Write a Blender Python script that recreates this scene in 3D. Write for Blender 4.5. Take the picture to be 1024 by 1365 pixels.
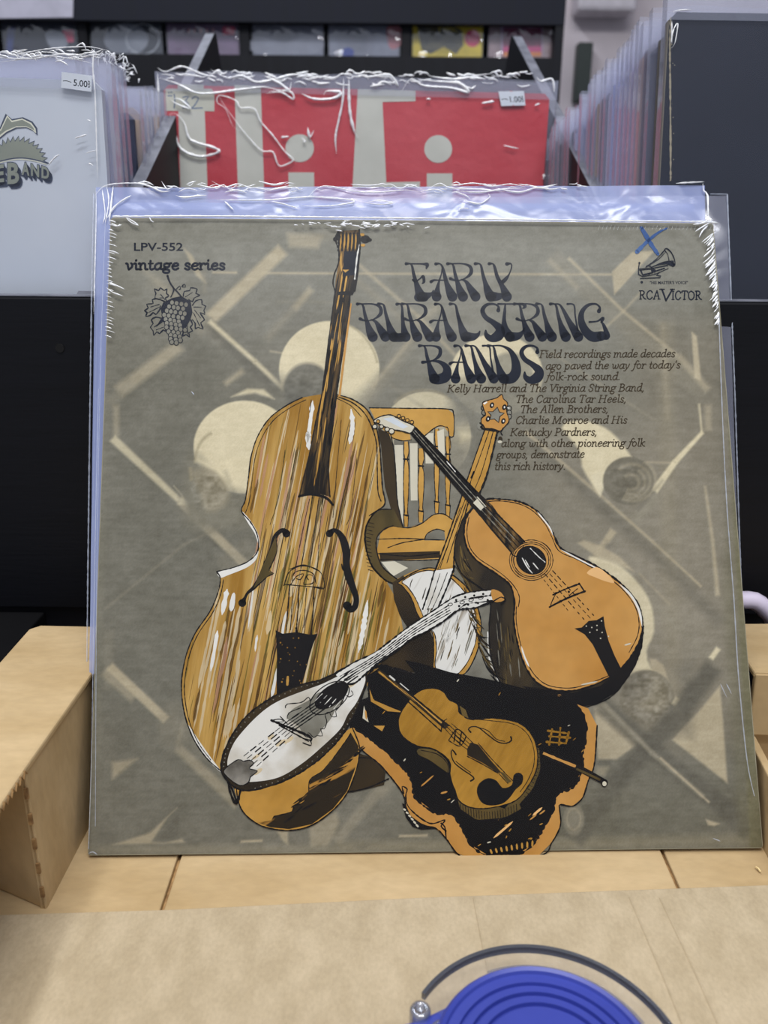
import bpy, math, random
import numpy as np
from mathutils import Vector, Matrix, noise
from mathutils.geometry import tessellate_polygon

random.seed(7)
sc = bpy.context.scene
COL = sc.collection
for ob in list(bpy.data.objects):
    bpy.data.objects.remove(ob)

# ------------------------------------------------------------ camera
FPX, CX, CY = 1100.0, 512.0, 682.5            # focal length and centre in pixels of the 1024x1365 frame
CAM = Vector((0, 0, .277))
_up = Vector((.00924, -.9444, -.3289)).normalized()      # world up in lens axes (x right, y down, z ahead)
_fw = Vector((0, 0, 1)); _fw = (_fw - _fw.dot(_up) * _up).normalized()
_rt = _fw.cross(_up)
M3 = Matrix((_rt, _fw, _up))                   # lens axes -> world axes
def cam2w(v): return M3 @ Vector(v) + CAM
cam = bpy.data.objects.new('camera', bpy.data.cameras.new('camera'))
COL.objects.link(cam); sc.camera = cam
cx_, cy_, cz_ = M3 @ Vector((1, 0, 0)), M3 @ Vector((0, -1, 0)), M3 @ Vector((0, 0, -1))
cam.matrix_world = Matrix(((cx_.x, cy_.x, cz_.x, CAM.x), (cx_.y, cy_.y, cz_.y, CAM.y), (cx_.z, cy_.z, cz_.z, CAM.z), (0, 0, 0, 1)))
cam.data.sensor_fit = 'VERTICAL'; cam.data.sensor_height = 36.0
cam.data.lens = 36.0 * FPX / 1365.0
cam.data.clip_start = .01; cam.data.clip_end = 30
cam.data.dof.use_dof = True; cam.data.dof.focus_distance = .40; cam.data.dof.aperture_fstop = 11.0

# ------------------------------------------------------------ world, lamps, exposure
sc.view_settings.view_transform = 'Standard'; sc.view_settings.look = 'None'
sc.view_settings.gamma = 1; sc.view_settings.exposure = 0.0
sc.view_settings.use_curve_mapping = False
world = bpy.data.worlds.new('shop_air'); sc.world = world; world.use_nodes = True
world.node_tree.nodes['Background'].inputs[0].default_value = (.80, .86, 1.0, 1)
world.node_tree.nodes['Background'].inputs[1].default_value = .45
def area(name, loc, aim, sx, sy, watt, col):
    l = bpy.data.lights.new(name, 'AREA'); l.shape = 'RECTANGLE'; l.size = sx; l.size_y = sy
    l.energy = watt; l.color = col
    o = bpy.data.objects.new(name, l); COL.objects.link(o); o.location = loc
    o.rotation_euler = (Vector(aim) - Vector(loc)).to_track_quat('-Z', 'Y').to_euler()
    return o
area('ceiling_panel_light', (-.25, -.15, 2.1), (0, .4, 0), 1.2, .35, 14, (1, .92, .80))
area('ceiling_tube_light', (.25, -.25, 2.1), (0, .9, .3), 1.5, .12, 21, (.86, .92, 1))
area('ceiling_tube_light.001', (-.6, 1.15, 2.1), (-.1, 1.2, .3), 1.5, .12, 22, (.86, .92, 1))
area('ceiling_tube_light.002', (.2, -1.0, 2.1), (0, .4, .2), 1.6, .12, 16, (.95, .96, 1))

# ------------------------------------------------------------ objects and properties
def tag(o, label=None, cat=None, group=None, kind=None):
    if label: o['label'] = label
    if cat: o['category'] = cat
    if group: o['group'] = group
    if kind: o['kind'] = kind
    return o
def empty(name, loc=(0, 0, 0), rz=0, mat=None):
    o = bpy.data.objects.new(name, None); COL.objects.link(o); o.empty_display_size = .02
    if mat is not None: o.matrix_world = mat
    else: o.location = loc; o.rotation_euler = (0, 0, rz)
    return o
def link(name, me, parent=None, mats=()):
    for m in mats: me.materials.append(m)
    o = bpy.data.objects.new(name, me); COL.objects.link(o)
    if parent is not None: o.parent = parent
    return o
def mesh(name, vs, fs, mats=(), parent=None, smooth=False, idx=None):
    me = bpy.data.meshes.new(name); me.from_pydata([tuple(v) for v in vs], [], fs)
    o = link(name, me, parent, mats)
    if idx: me.polygons.foreach_set('material_index', idx)
    if smooth: me.polygons.foreach_set('use_smooth', [True] * len(me.polygons))
    me.update()
    return o
class MB:
    def __init__(s): s.v = []; s.f = []; s.m = []
    def add(s, vs, fs, mi=0):
        b = len(s.v); s.v += [tuple(v) for v in vs]; s.f += [tuple(b + i for i in f) for f in fs]; s.m += [mi] * len(fs)
    def box(s, x0, x1, y0, y1, z0, z1, mi=0):
        s.add([(x0,y0,z0),(x1,y0,z0),(x1,y1,z0),(x0,y1,z0),(x0,y0,z1),(x1,y0,z1),(x1,y1,z1),(x0,y1,z1)],
              [(0,3,2,1),(4,5,6,7),(0,1,5,4),(1,2,6,5),(2,3,7,6),(3,0,4,7)], mi)
    def prism(s, poly, d, mi=0):
        """poly: list of 3d points of a face; extruded by vector d"""
        n = len(poly); P = [Vector(p) for p in poly]; D = Vector(d)
        tri = tessellate_polygon([P])
        s.add(P + [p + D for p in P], [tuple(t) for t in tri] + [tuple(n + i for i in reversed(t)) for t in tri] +
              [(i, i + n, (i + 1) % n + n, (i + 1) % n) for i in range(n)], mi)
    def ring(s, c, r0, r1, z0, z1, a0=0, a1=2*math.pi, n=64, mi=0):
        full = abs(a1 - a0 - 2*math.pi) < 1e-6
        k = n if full else n + 1
        vs = []
        for i in range(k):
            a = a0 + (a1 - a0) * i / n; ca, sa = math.cos(a), math.sin(a)
            vs += [(c[0]+r0*ca, c[1]+r0*sa, z0), (c[0]+r1*ca, c[1]+r1*sa, z0), (c[0]+r1*ca, c[1]+r1*sa, z1), (c[0]+r0*ca, c[1]+r0*sa, z1)]
        fs = []
        for i in range(n):
            a, b = 4*i, 4*((i+1) % k)
            for q in range(4): fs.append((a+q, a+(q+1) % 4, b+(q+1) % 4, b+q))
        s.add(vs, fs, mi)
    def lathe(s, c, prof, n=64, mi=0):
        """prof: (r,z) from the rim to the centre, closed by a cap"""
        vs = []
        for r, z in prof:
            for i in range(n):
                a = 2*math.pi*i/n; vs.append((c[0]+r*math.cos(a), c[1]+r*math.sin(a), z))
        fs = []
        for k in range(len(prof)-1):
            for i in range(n):
                j = (i+1) % n; fs.append((k*n+i, k*n+j, (k+1)*n+j, (k+1)*n+i))
        fs.append(tuple((len(prof)-1)*n+i for i in range(n)))
        s.add(vs, fs, mi)
    def tube(s, pts, r, n=8, mi=0):
        P = [Vector(p) for p in pts]; vs = []; fs = []
        for i, p in enumerate(P):
            t = (P[min(i+1, len(P)-1)] - P[max(i-1, 0)]).normalized()
            a = t.orthogonal().normalized(); b = t.cross(a)
            if i and (a.dot(pa) < 0): a = -a; b = -b
            if i: a = (pa - pa.dot(t)*t).normalized(); b = t.cross(a)
            pa = a
            rr = r[i] if hasattr(r, '__len__') else r
            vs += [p + rr*(math.cos(2*math.pi*k/n)*a + math.sin(2*math.pi*k/n)*b) for k in range(n)]
        for i in range(len(P)-1):
            for k in range(n): fs.append((i*n+k, i*n+(k+1) % n, (i+1)*n+(k+1) % n, (i+1)*n+k))
        fs.append(tuple(range(n-1, -1, -1))); fs.append(tuple((len(P)-1)*n+k for k in range(n)))
        s.add(vs, fs, mi)
    def build(s, name, mats, parent=None, smooth=False, bevel=0):
        o = mesh(name, s.v, s.f, mats if isinstance(mats, (list, tuple)) else [mats], parent, smooth, s.m)
        if bevel:
            b = o.modifiers.new('bevel', 'BEVEL'); b.width = bevel; b.segments = 2; b.limit_method = 'ANGLE'
        return o

# ------------------------------------------------------------ materials
def lin(c):
    return tuple((x/255/12.92 if x/255 <= .04045 else ((x/255+.055)/1.055)**2.4) for x in c)
def mat(name, rgb, rough=.6, rgb2=None, nscale=40, stretch=(1,1,1), rot=(0,0,0), lo=.35, hi=.65, bump=0, bscale=None, spec=.5,
        metal=0, alpha=1, coat=0, detail=5, fine=0, trans=0):
    m = bpy.data.materials.new(name); m.use_nodes = True; nt = m.node_tree; N = nt.nodes; L = nt.links
    p = N['Principled BSDF']
    p.inputs['Roughness'].default_value = rough; p.inputs['Specular IOR Level'].default_value = spec
    p.inputs['Metallic'].default_value = metal; p.inputs['Coat Weight'].default_value = coat
    p.inputs['Alpha'].default_value = alpha; p.inputs['Transmission Weight'].default_value = trans
    c1 = (*lin(rgb), 1); c2 = (*lin(rgb2 or tuple(min(255, x*1.07) for x in rgb)), 1)
    tc = N.new('ShaderNodeTexCoord'); mp = N.new('ShaderNodeMapping')
    mp.inputs['Rotation'].default_value = rot
    mp2 = N.new('ShaderNodeMapping'); mp2.inputs['Scale'].default_value = stretch
    L.new(tc.outputs['Object'], mp.inputs[0]); L.new(mp.outputs[0], mp2.inputs[0])
    nz = N.new('ShaderNodeTexNoise'); nz.inputs['Scale'].default_value = nscale; nz.inputs['Detail'].default_value = detail
    L.new(mp2.outputs[0], nz.inputs['Vector'])
    cr = N.new('ShaderNodeValToRGB'); cr.color_ramp.elements[0].position = lo; cr.color_ramp.elements[1].position = hi
    cr.color_ramp.elements[0].color = c1; cr.color_ramp.elements[1].color = c2
    L.new(nz.outputs['Fac'], cr.inputs[0]); out = cr.outputs[0]
    if fine:
        n2 = N.new('ShaderNodeTexNoise'); n2.inputs['Scale'].default_value = nscale*9; n2.inputs['Detail'].default_value = 3
        L.new(mp2.outputs[0], n2.inputs['Vector'])
        mr = N.new('ShaderNodeMapRange'); mr.inputs[1].default_value = .3; mr.inputs[2].default_value = .7
        mr.inputs[3].default_value = 1 - fine; mr.inputs[4].default_value = 1 + fine
        L.new(n2.outputs['Fac'], mr.inputs[0])
        mx = N.new('ShaderNodeVectorMath'); mx.operation = 'SCALE'
        L.new(out, mx.inputs[0]); L.new(mr.outputs[0], mx.inputs['Scale']); out = mx.outputs[0]
    L.new(out, p.inputs['Base Color'])
    if bump:
        bn = N.new('ShaderNodeTexNoise'); bn.inputs['Scale'].default_value = bscale or nscale*3; bn.inputs['Detail'].default_value = 4
        L.new(mp2.outputs[0], bn.inputs['Vector'])
        bp = N.new('ShaderNodeBump'); bp.inputs['Strength'].default_value = bump; bp.inputs['Distance'].default_value = .001
        L.new(bn.outputs['Fac'], bp.inputs['Height']); L.new(bp.outputs[0], p.inputs['Normal'])
    return m
def film(name, haze, rgb, gloss=.1, rough=.08, bump=.3, bscale=30, blen=.002, stretch=(1,1,1)):
    """thin clear plastic film: mostly see-through, a milky part, a mirror-like part"""
    m = bpy.data.materials.new(name); m.use_nodes = True; nt = m.node_tree; N = nt.nodes; L = nt.links
    N.remove(N['Principled BSDF']); o = N['Material Output']
    tr = N.new('ShaderNodeBsdfTransparent')
    df = N.new('ShaderNodeBsdfDiffuse'); df.inputs[0].default_value = (*lin(rgb), 1)
    tl = N.new('ShaderNodeBsdfTranslucent'); tl.inputs[0].default_value = (*lin(rgb), 1)
    md = N.new('ShaderNodeMixShader'); md.inputs[0].default_value = .35
    L.new(df.outputs[0], md.inputs[1]); L.new(tl.outputs[0], md.inputs[2])
    m1 = N.new('ShaderNodeMixShader'); m1.inputs[0].default_value = haze
    L.new(tr.outputs[0], m1.inputs[1]); L.new(md.outputs[0], m1.inputs[2])
    gl = N.new('ShaderNodeBsdfGlossy'); gl.inputs['Roughness'].default_value = rough
    fr = N.new('ShaderNodeLayerWeight'); fr.inputs[0].default_value = .35
    mr = N.new('ShaderNodeMapRange'); mr.inputs[3].default_value = gloss; mr.inputs[4].default_value = min(1, gloss*4)
    L.new(fr.outputs['Facing'], mr.inputs[0])
    m2 = N.new('ShaderNodeMixShader'); L.new(mr.outputs[0], m2.inputs[0]); L.new(m1.outputs[0], m2.inputs[1]); L.new(gl.outputs[0], m2.inputs[2])
    L.new(m2.outputs[0], o.inputs[0])
    tc = N.new('ShaderNodeTexCoord'); mp = N.new('ShaderNodeMapping'); mp.inputs['Scale'].default_value = stretch
    nz = N.new('ShaderNodeTexNoise'); nz.inputs['Scale'].default_value = bscale; nz.inputs['Detail'].default_value = 2
    nz.inputs['Distortion'].default_value = 1.0
    bp = N.new('ShaderNodeBump'); bp.inputs['Strength'].default_value = bump; bp.inputs['Distance'].default_value = blen
    L.new(tc.outputs['Object'], mp.inputs[0]); L.new(mp.outputs[0], nz.inputs['Vector']); L.new(nz.outputs['Fac'], bp.inputs['Height'])
    for g in (gl,): L.new(bp.outputs[0], g.inputs['Normal'])
    return m

# ------------------------------------------------------------ planes seen by the lens
def ray(px, py): return (M3 @ Vector(((px-CX)/FPX, (py-CY)/FPX, 1)))
def on_z(px, py, z):
    d = ray(px, py); t = (z - CAM.z)/d.z; return CAM + d*t
def on_y(px, py, y):
    d = ray(px, py); t = (y - CAM.y)/d.y; return CAM + d*t
class Frame:
    """a flat panel standing in the place: origin, unit axes right / up / out"""
    def __init__(s, O, ex, ey):
        s.O = Vector(O); s.ex = Vector(ex).normalized(); ey = Vector(ey)
        s.ey = (ey - ey.dot(s.ex)*s.ex).normalized(); s.n = s.ex.cross(s.ey)
        s.mat = Matrix(((s.ex.x, s.ey.x, s.n.x, s.O.x), (s.ex.y, s.ey.y, s.n.y, s.O.y), (s.ex.z, s.ey.z, s.n.z, s.O.z), (0,0,0,1)))
    def uv(s, px, py):
        d = ray(px, py); t = (s.O - CAM).dot(s.n)/d.dot(s.n); p = CAM + d*t - s.O
        return (p.dot(s.ex), p.dot(s.ey))
    def px(s, U, V):
        """numpy: panel metres -> picture pixels"""
        W = [np.array(s.O)[k] + U*s.ex[k] + V*s.ey[k] - CAM[k] for k in range(3)]
        a = [sum(M3[r][c]*W[r] for r in range(3)) for c in range(3)]
        return CX + FPX*a[0]/a[2], CY + FPX*a[1]/a[2]

def catmull(pts, closed=False, step=4.0):
    """smooth curve through points of any dimension; points keep their extra values (radius)"""
    P = [np.array(p, float) for p in pts]; n = len(P); out = []
    if n < 3 and not closed:
        P = [P[0], (P[0]+P[-1])/2, P[-1]]; n = 3
    rng = range(n) if closed else range(n-1)
    for i in rng:
        p0 = P[(i-1) % n] if closed else P[max(i-1, 0)]; p1 = P[i]; p2 = P[(i+1) % n]
        p3 = P[(i+2) % n] if closed else P[min(i+2, n-1)]
        k = max(2, int(np.hypot(*(p2-p1)[:2])/step))
        for j in range(k):
            t = j/k
            out.append(.5*((2*p1)+(p2-p0)*t+(2*p0-5*p1+4*p2-p3)*t*t+(3*p1-p0-3*p2+p3)*t**3))
    if not closed: out.append(P[-1])
    return out

class Art:
    """flat print on a panel, traced in picture pixels, laid on the panel itself in metres"""
    LAY = .000002
    def __init__(s, frame, base=0): s.fr = frame; s.v = []; s.f = []; s.mi = []; s.mats = []; s.base = base; s.k = 0; s.last = -1; s.rng = random.Random(3)
    def m(s, material):
        if material not in s.mats: s.mats.append(material)
        return s.mats.index(material)
    def put(s, pts, faces, material, uv=False):
        b = len(s.v); i = s.m(material)
        if i != s.last: s.k += 1; s.last = i
        w = s.base + s.k*s.LAY
        for p in pts:
            u, v = (p[0], p[1]) if uv else s.fr.uv(p[0], p[1])
            s.v.append((u, v, w))
        for f in faces: s.f.append(tuple(b+j for j in f)); s.mi.append(i)
    def poly(s, pts, material, smooth=True, step=4):
        q = catmull(pts, True, step) if smooth else pts
        q3 = [Vector((p[0], p[1], 0)) for p in q]
        tr = tessellate_polygon([q3]); fs = []
        for t in tr:
            a, b, c = (q3[i] for i in t)
            fs.append(tuple(t) if (b-a).cross(c-a).z < 0 else tuple(reversed(t)))
        s.put(q, fs, material)
    def stroke(s, pts, material, w=1.6, smooth=True, closed=False, rough=0, taper=False, step=3, cap=True):
        P = [(p[0], p[1], p[2] if len(p) > 2 else w/2) for p in pts]
        if smooth: q = catmull(P, closed, step)
        else: q = [np.array(p, float) for p in P]
        n = len(q); L = []; R = []
        for i in range(n):
            a = q[(i-1) % n] if closed else q[max(i-1, 0)]; b = q[(i+1) % n] if closed else q[min(i+1, n-1)]
            t = (b-a)[:2]; l = math.hypot(*t) or 1; nx, ny = -t[1]/l, t[0]/l
            r = max(q[i][2], .12)
            if rough: r *= 1 + s.rng.uniform(-rough, rough)
            if taper:
                e = i/(n-1); r *= max(.15, min(1, 5*e, 5*(1-e)))
            L.append((q[i][0]+nx*r, q[i][1]+ny*r)); R.append((q[i][0]-nx*r, q[i][1]-ny*r))
        fs = []
        for i in range(n if closed else n-1):
            j = (i+1) % n; fs.append((i, j, n+j, n+i))
        s.put(L+R, fs, material)
        if cap and not closed and not taper:
            for e in (0, n-1):
                if q[e][2] > .5: s.dot(q[e][0], q[e][1], q[e][2], material)
    def dot(s, x, y, r, material, ry=None, rot=0, n=16):
        ry = ry or r; pts = []
        for i in range(n):
            a = -2*math.pi*i/n; dx, dy = r*math.cos(a), ry*math.sin(a)
            pts.append((x+dx*math.cos(rot)-dy*math.sin(rot), y+dx*math.sin(rot)+dy*math.cos(rot)))
        s.put(pts, [tuple(range(n))], material)
    def oval(s, x, y, rx, ry, material, w=1.2, rot=0, rough=.2, a0=0, a1=360):
        pts = []
        for i in range(25):
            a = math.radians(a0+(a1-a0)*i/24); dx, dy = rx*math.cos(a), ry*math.sin(a)
            pts.append((x+dx*math.cos(rot)-dy*math.sin(rot), y+dx*math.sin(rot)+dy*math.cos(rot)))
        s.stroke(pts, material, w, rough=rough)
    def build(s, name, parent):
        me = bpy.data.meshes.new(name); me.from_pydata(s.v, [], s.f)
        o = link(name, me, parent, s.mats); me.polygons.foreach_set('material_index', s.mi); me.update(); return o
# ------------------------------------------------------------ large structure
sc.cycles.transparent_max_bounces = 48
WALLM = mat('pale_wall_paint', (206, 196, 200), rough=.8, nscale=6)
BLACKP = mat('black_painted_board', (9, 10, 15), rough=.5, spec=.25, rgb2=(12, 13, 19), nscale=9, stretch=(1, 6, 12), bump=.12, bscale=40)
BLACKD = mat('black_rack_paint', (13, 14, 20), rough=.6, spec=.25, rgb2=(18, 19, 26), nscale=8, stretch=(8, 1, 1))
LIPM = mat('lit_board_edge', (88, 90, 100), rough=.6, rgb2=(120, 122, 132), nscale=50)  # grey colour stands in for light on the top edges of black boards
GREYB = mat('dark_grey_bench', (15, 15, 17), rough=.9, spec=.1)
FLOORM = mat('dark_shop_floor', (70, 66, 64), rough=.6)
def struct(name, mb, m): o = mb.build(name, m); o['kind'] = 'structure'; return o
b = MB(); b.box(-3, 3, 3.0, 3.1, -.9, 2.4); struct('wall_back', b, WALLM)
b = MB(); b.box(-3, 3, -2.2, 3.0, -.95, -.9); struct('floor', b, FLOORM)
b = MB(); b.box(-3, 3, -2.2, 3.0, 2.4, 2.45); struct('ceiling', b, WALLM)
# ------------------------------------------------------------ lettering
# a small serif pen face: x-height 1, y up; each glyph = (advance, strokes); a stroke is a list of points, 's' smooth by default
def _g(adv, *st): return (adv, st)
SER = {
 'a': _g(.95, [(.72,.95),(.5,1),(.2,.8),(.08,.45),(.15,.1),(.4,.02),(.65,.3),(.74,.6)], [(.75,1),(.7,.4),(.72,.08),(.92,.1)]),
 'b': _g(.95, [(.1,1.6),(.15,.8),(.13,.15),(.35,0),(.65,.15),(.78,.55),(.65,.9),(.4,.95),(.16,.7)], [(-.02,1.55),(.14,1.62)]),
 'c': _g(.82, [(.68,.78),(.55,1),(.25,.88),(.08,.5),(.2,.08),(.45,0),(.7,.2)]),
 'd': _g(.98, [(.7,.9),(.45,.98),(.15,.75),(.08,.4),(.2,.05),(.42,.03),(.65,.3),(.72,.6)], [(.75,1.62),(.72,.8),(.72,.08),(.92,.08)], [(.58,1.56),(.76,1.63)]),
 'e': _g(.84, [(.1,.52),(.45,.55),(.7,.68),(.62,.95),(.35,.98),(.1,.6),(.12,.2),(.38,0),(.7,.2)]),
 'f': _g(.6, [(.82,1.5),(.62,1.66),(.42,1.4),(.32,.8),(.2,0),(.05,-.4),(-.15,-.4)], [(.08,.95),(.65,.95)]),
 'g': _g(.9, [(.4,.98),(.12,.85),(.12,.5),(.4,.35),(.65,.55),(.65,.85),(.4,.98)], [(.2,.4),(.08,.15),(.35,.05),(.65,-.1),(.6,-.42),(.3,-.5),(0,-.35),(.05,-.05),(.25,.04)], [(.6,.9),(.85,1.0)]),
 'h': _g(1.0, [(.12,1.6),(.14,.8),(.14,.02)], [(.14,.55),(.4,.98),(.65,.9),(.7,.5),(.7,.05),(.92,.06)], [(-.02,1.54),(.13,1.62)], [(.0,.02),(.28,.02)]),
 'i': _g(.5, [(.02,.92),(.2,.95),(.2,.4),(.22,.05),(.42,.08)], [(.2,1.38),(.23,1.45)]),
 'k': _g(.92, [(.12,1.6),(.14,.8),(.14,.02)], [(.72,.95),(.5,.9),(.15,.45)], [(.3,.58),(.55,.15),(.85,.03)], [(-.02,1.54),(.13,1.62)], [(.0,.02),(.28,.02)]),
 'l': _g(.5, [(.2,1.6),(.2,.8),(.2,.08),(.4,.05)], [(.02,1.54),(.2,1.62)]),
 'm': _g(1.45, [(.0,.92),(.16,.96),(.16,.02)], [(.16,.55),(.4,.98),(.62,.85),(.64,.02)], [(.64,.55),(.88,.98),(1.12,.85),(1.14,.08),(1.35,.06)], [(.02,.02),(.3,.02)]),
 'n': _g(1.0, [(.0,.92),(.16,.96),(.16,.02)], [(.16,.55),(.4,.98),(.65,.88),(.68,.3),(.7,.05),(.92,.06)], [(.02,.02),(.3,.02)]),
 'o': _g(.9, [(.4,1),(.12,.8),(.1,.3),(.38,0),(.68,.2),(.7,.7),(.4,1)]),
 'p': _g(.98, [(.0,.92),(.17,.96),(.16,0),(.14,-.5)], [(.16,.6),(.42,.98),(.72,.85),(.76,.45),(.6,.05),(.35,.02),(.16,.25)], [(-.02,-.5),(.32,-.5)]),
 'r': _g(.76, [(.0,.92),(.16,.96),(.16,.02)], [(.16,.5),(.35,.9),(.58,.95),(.64,.82)], [(.02,.02),(.3,.02)]),
 's': _g(.72, [(.58,.8),(.42,1),(.18,.92),(.16,.66),(.5,.4),(.56,.12),(.32,0),(.08,.18)]),
 't': _g(.62, [(.24,1.35),(.22,.8),(.2,.2),(.34,.0),(.52,.12)], [(.02,.93),(.5,.95)]),
 'u': _g(.98, [(.0,.92),(.16,.95),(.14,.35),(.28,.02),(.5,.12),(.66,.45)], [(.68,.96),(.66,.3),(.7,.05),(.88,.08)]),
 'v': _g(.86, [(.02,.95),(.16,.9),(.22,.4),(.3,.03)], [(.3,.03),(.6,.35),(.68,.75),(.55,.97)]),
 'w': _g(1.25, [(.02,.95),(.16,.9),(.2,.3),(.34,.02),(.56,.3),(.6,.75)], [(.6,.75),(.6,.25),(.76,.02),(1.0,.3),(1.06,.75),(.96,.97)]),
 'y': _g(.9, [(.02,.95),(.18,.9),(.24,.4),(.34,.05)], [(.72,.97),(.62,.5),(.4,.0),(.15,-.42),(-.05,-.42)]),
 'F': _g(1.05, [(.28,1.48),(.22,.75),(.2,.02)], [(.05,1.48),(.98,1.5),(.96,1.25)], [(.25,.8),(.68,.8)], [(.02,.02),(.42,.02)]),
 'K': _g(1.3, [(.26,1.48),(.2,.75),(.18,.02)], [(1.05,1.48),(.7,1.1),(.25,.7)], [(.45,.85),(.8,.3),(1.12,.03)], [(.06,1.48),(.48,1.48)], [(.0,.02),(.4,.02)], [(.85,1.48),(1.2,1.48)]),
 'H': _g(1.45, [(.26,1.48),(.2,.75),(.18,.02)], [(1.1,1.48),(1.06,.75),(1.04,.02)], [(.25,.78),(1.05,.78)], [(.06,1.48),(.46,1.48)], [(.0,.02),(.38,.02)], [(.9,1.48),(1.3,1.48)], [(.86,.02),(1.24,.02)]),
 'T': _g(1.15, [(.58,1.48),(.54,.75),(.5,.02)], [(.1,1.25),(.12,1.5),(1.05,1.48),(1.04,1.25)], [(.32,.02),(.7,.02)]),
 'V': _g(1.15, [(.16,1.48),(.35,.7),(.5,.02)], [(.5,.02),(.8,.8),(1.05,1.48)], [(-.02,1.48),(.36,1.48)], [(.88,1.48),(1.22,1.48)]),
 'S': _g(1.0, [(.82,1.15),(.72,1.42),(.4,1.5),(.16,1.2),(.3,.88),(.66,.65),(.76,.3),(.5,0),(.18,.08),(.08,.4)]),
 'B': _g(1.15, [(.26,1.48),(.22,.75),(.2,.02)], [(.1,1.48),(.6,1.48),(.85,1.2),(.65,.85),(.25,.8)], [(.6,.82),(.92,.6),(.88,.2),(.55,.02),(.02,.02)]),
 'C': _g(1.15, [(1.0,1.15),(.88,1.42),(.55,1.5),(.18,1.15),(.1,.6),(.3,.1),(.65,0),(.98,.35)]),
 'A': _g(1.3, [(.65,1.5),(.35,.7),(.12,.02)], [(.65,1.5),(.85,.7),(1.0,.02)], [(.3,.55),(.92,.55)], [(-.02,.02),(.32,.02)], [(.8,.02),(1.2,.02)]),
 'M': _g(1.7, [(.3,1.48),(.22,.75),(.16,.02)], [(.3,1.45),(.5,.7),(.68,.05)], [(.68,.05),(.98,.8),(1.3,1.45)], [(1.32,1.48),(1.3,.75),(1.28,.02)], [(.08,1.48),(.34,1.48)], [(.0,.02),(.34,.02)], [(1.1,.02),(1.5,.02)], [(1.28,1.48),(1.52,1.48)]),
 'P': _g(1.1, [(.26,1.48),(.22,.75),(.2,.02)], [(.08,1.48),(.65,1.48),(.94,1.15),(.7,.75),(.25,.7)], [(.0,.02),(.42,.02)]),
 'R': _g(1.25, [(.26,1.48),(.25,.75),(.25,.02)], [(.08,1.48),(.65,1.48),(.9,1.15),(.65,.8),(.25,.76)], [(.55,.78),(.85,.2),(1.15,.02)], [(.08,.02),(.45,.02)]),
 'I': _g(.65, [(.3,1.48),(.3,.75),(.3,.02)], [(.1,1.48),(.5,1.48)], [(.1,.02),(.5,.02)]),
 'O': _g(1.25, [(.6,1.5),(.2,1.25),(.1,.6),(.35,.05),(.7,0),(1.05,.4),(1.05,1.1),(.6,1.5)]),
 '.': _g(.4, [(.14,.06),(.18,.1)]), ',': _g(.4, [(.18,.1),(.16,-.05),(.06,-.25)]),
 "'": _g(.32, [(.16,1.55),(.1,1.2)]), '-': _g(.6, [(.08,.5),(.46,.5)]), ' ': _g(.5,),
}
def write(art, text, x0, x1, y0, y1, xh, material, w, slant=.2, ysc=1.0, tr=0):
    """serif line from pixel x0,y0 to x1,y1 (baseline); xh = x-height in pixels"""
    tot = sum(SER[c][0] + tr for c in text) - tr
    k = (x1-x0)/tot; cur = 0
    for c in text:
        adv, st = SER[c]
        for s in st:
            flat = all(abs(p[1]-s[0][1]) < .03 for p in s)
            pts = []
            for (a, b) in s:
                X = x0 + (cur+a)*k + b*xh*slant; Y = y0 + (y1-y0)*(X-x0)/max(1, x1-x0) - b*xh*ysc
                pts.append((X, Y))
            art.stroke(pts, material, w*(.72 if flat else 1), smooth=len(s) > 2, step=max(.8, xh*.16))
        cur += adv + tr
def sans(art, text, x0, x1, y0, y1, material, bold=0.0, slant=0, mirror=False, warp=None, uv=False):
    """plain upright lettering from the built-in face, fitted in the pixel box x0..x1, y0 (top) .. y1 (baseline)"""
    cu = bpy.data.curves.new('lettering', 'FONT'); cu.body = text; cu.resolution_u = 3; cu.offset = bold; cu.shear = slant
    o = bpy.data.objects.new('lettering', cu); COL.objects.link(o); bpy.context.view_layer.update()
    me = bpy.data.meshes.new_from_object(o.evaluated_get(bpy.context.evaluated_depsgraph_get()))
    bpy.data.objects.remove(o); bpy.data.curves.remove(cu)
    V = [v.co.copy() for v in me.vertices]
    a, b = min(v.x for v in V), max(v.x for v in V); c, d = 0, max(v.y for v in V)
    pts = []
    for v in V:
        t = (v.x-a)/(b-a); t = 1-t if mirror else t; h = (v.y-c)/(d-c)
        p = (x0+(x1-x0)*t, y1+(y0-y1)*h)
        pts.append(warp(*p) if warp else p)
    art.put(pts, [tuple(p.vertices) for p in me.polygons], material, uv)
    bpy.data.meshes.remove(me)

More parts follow.
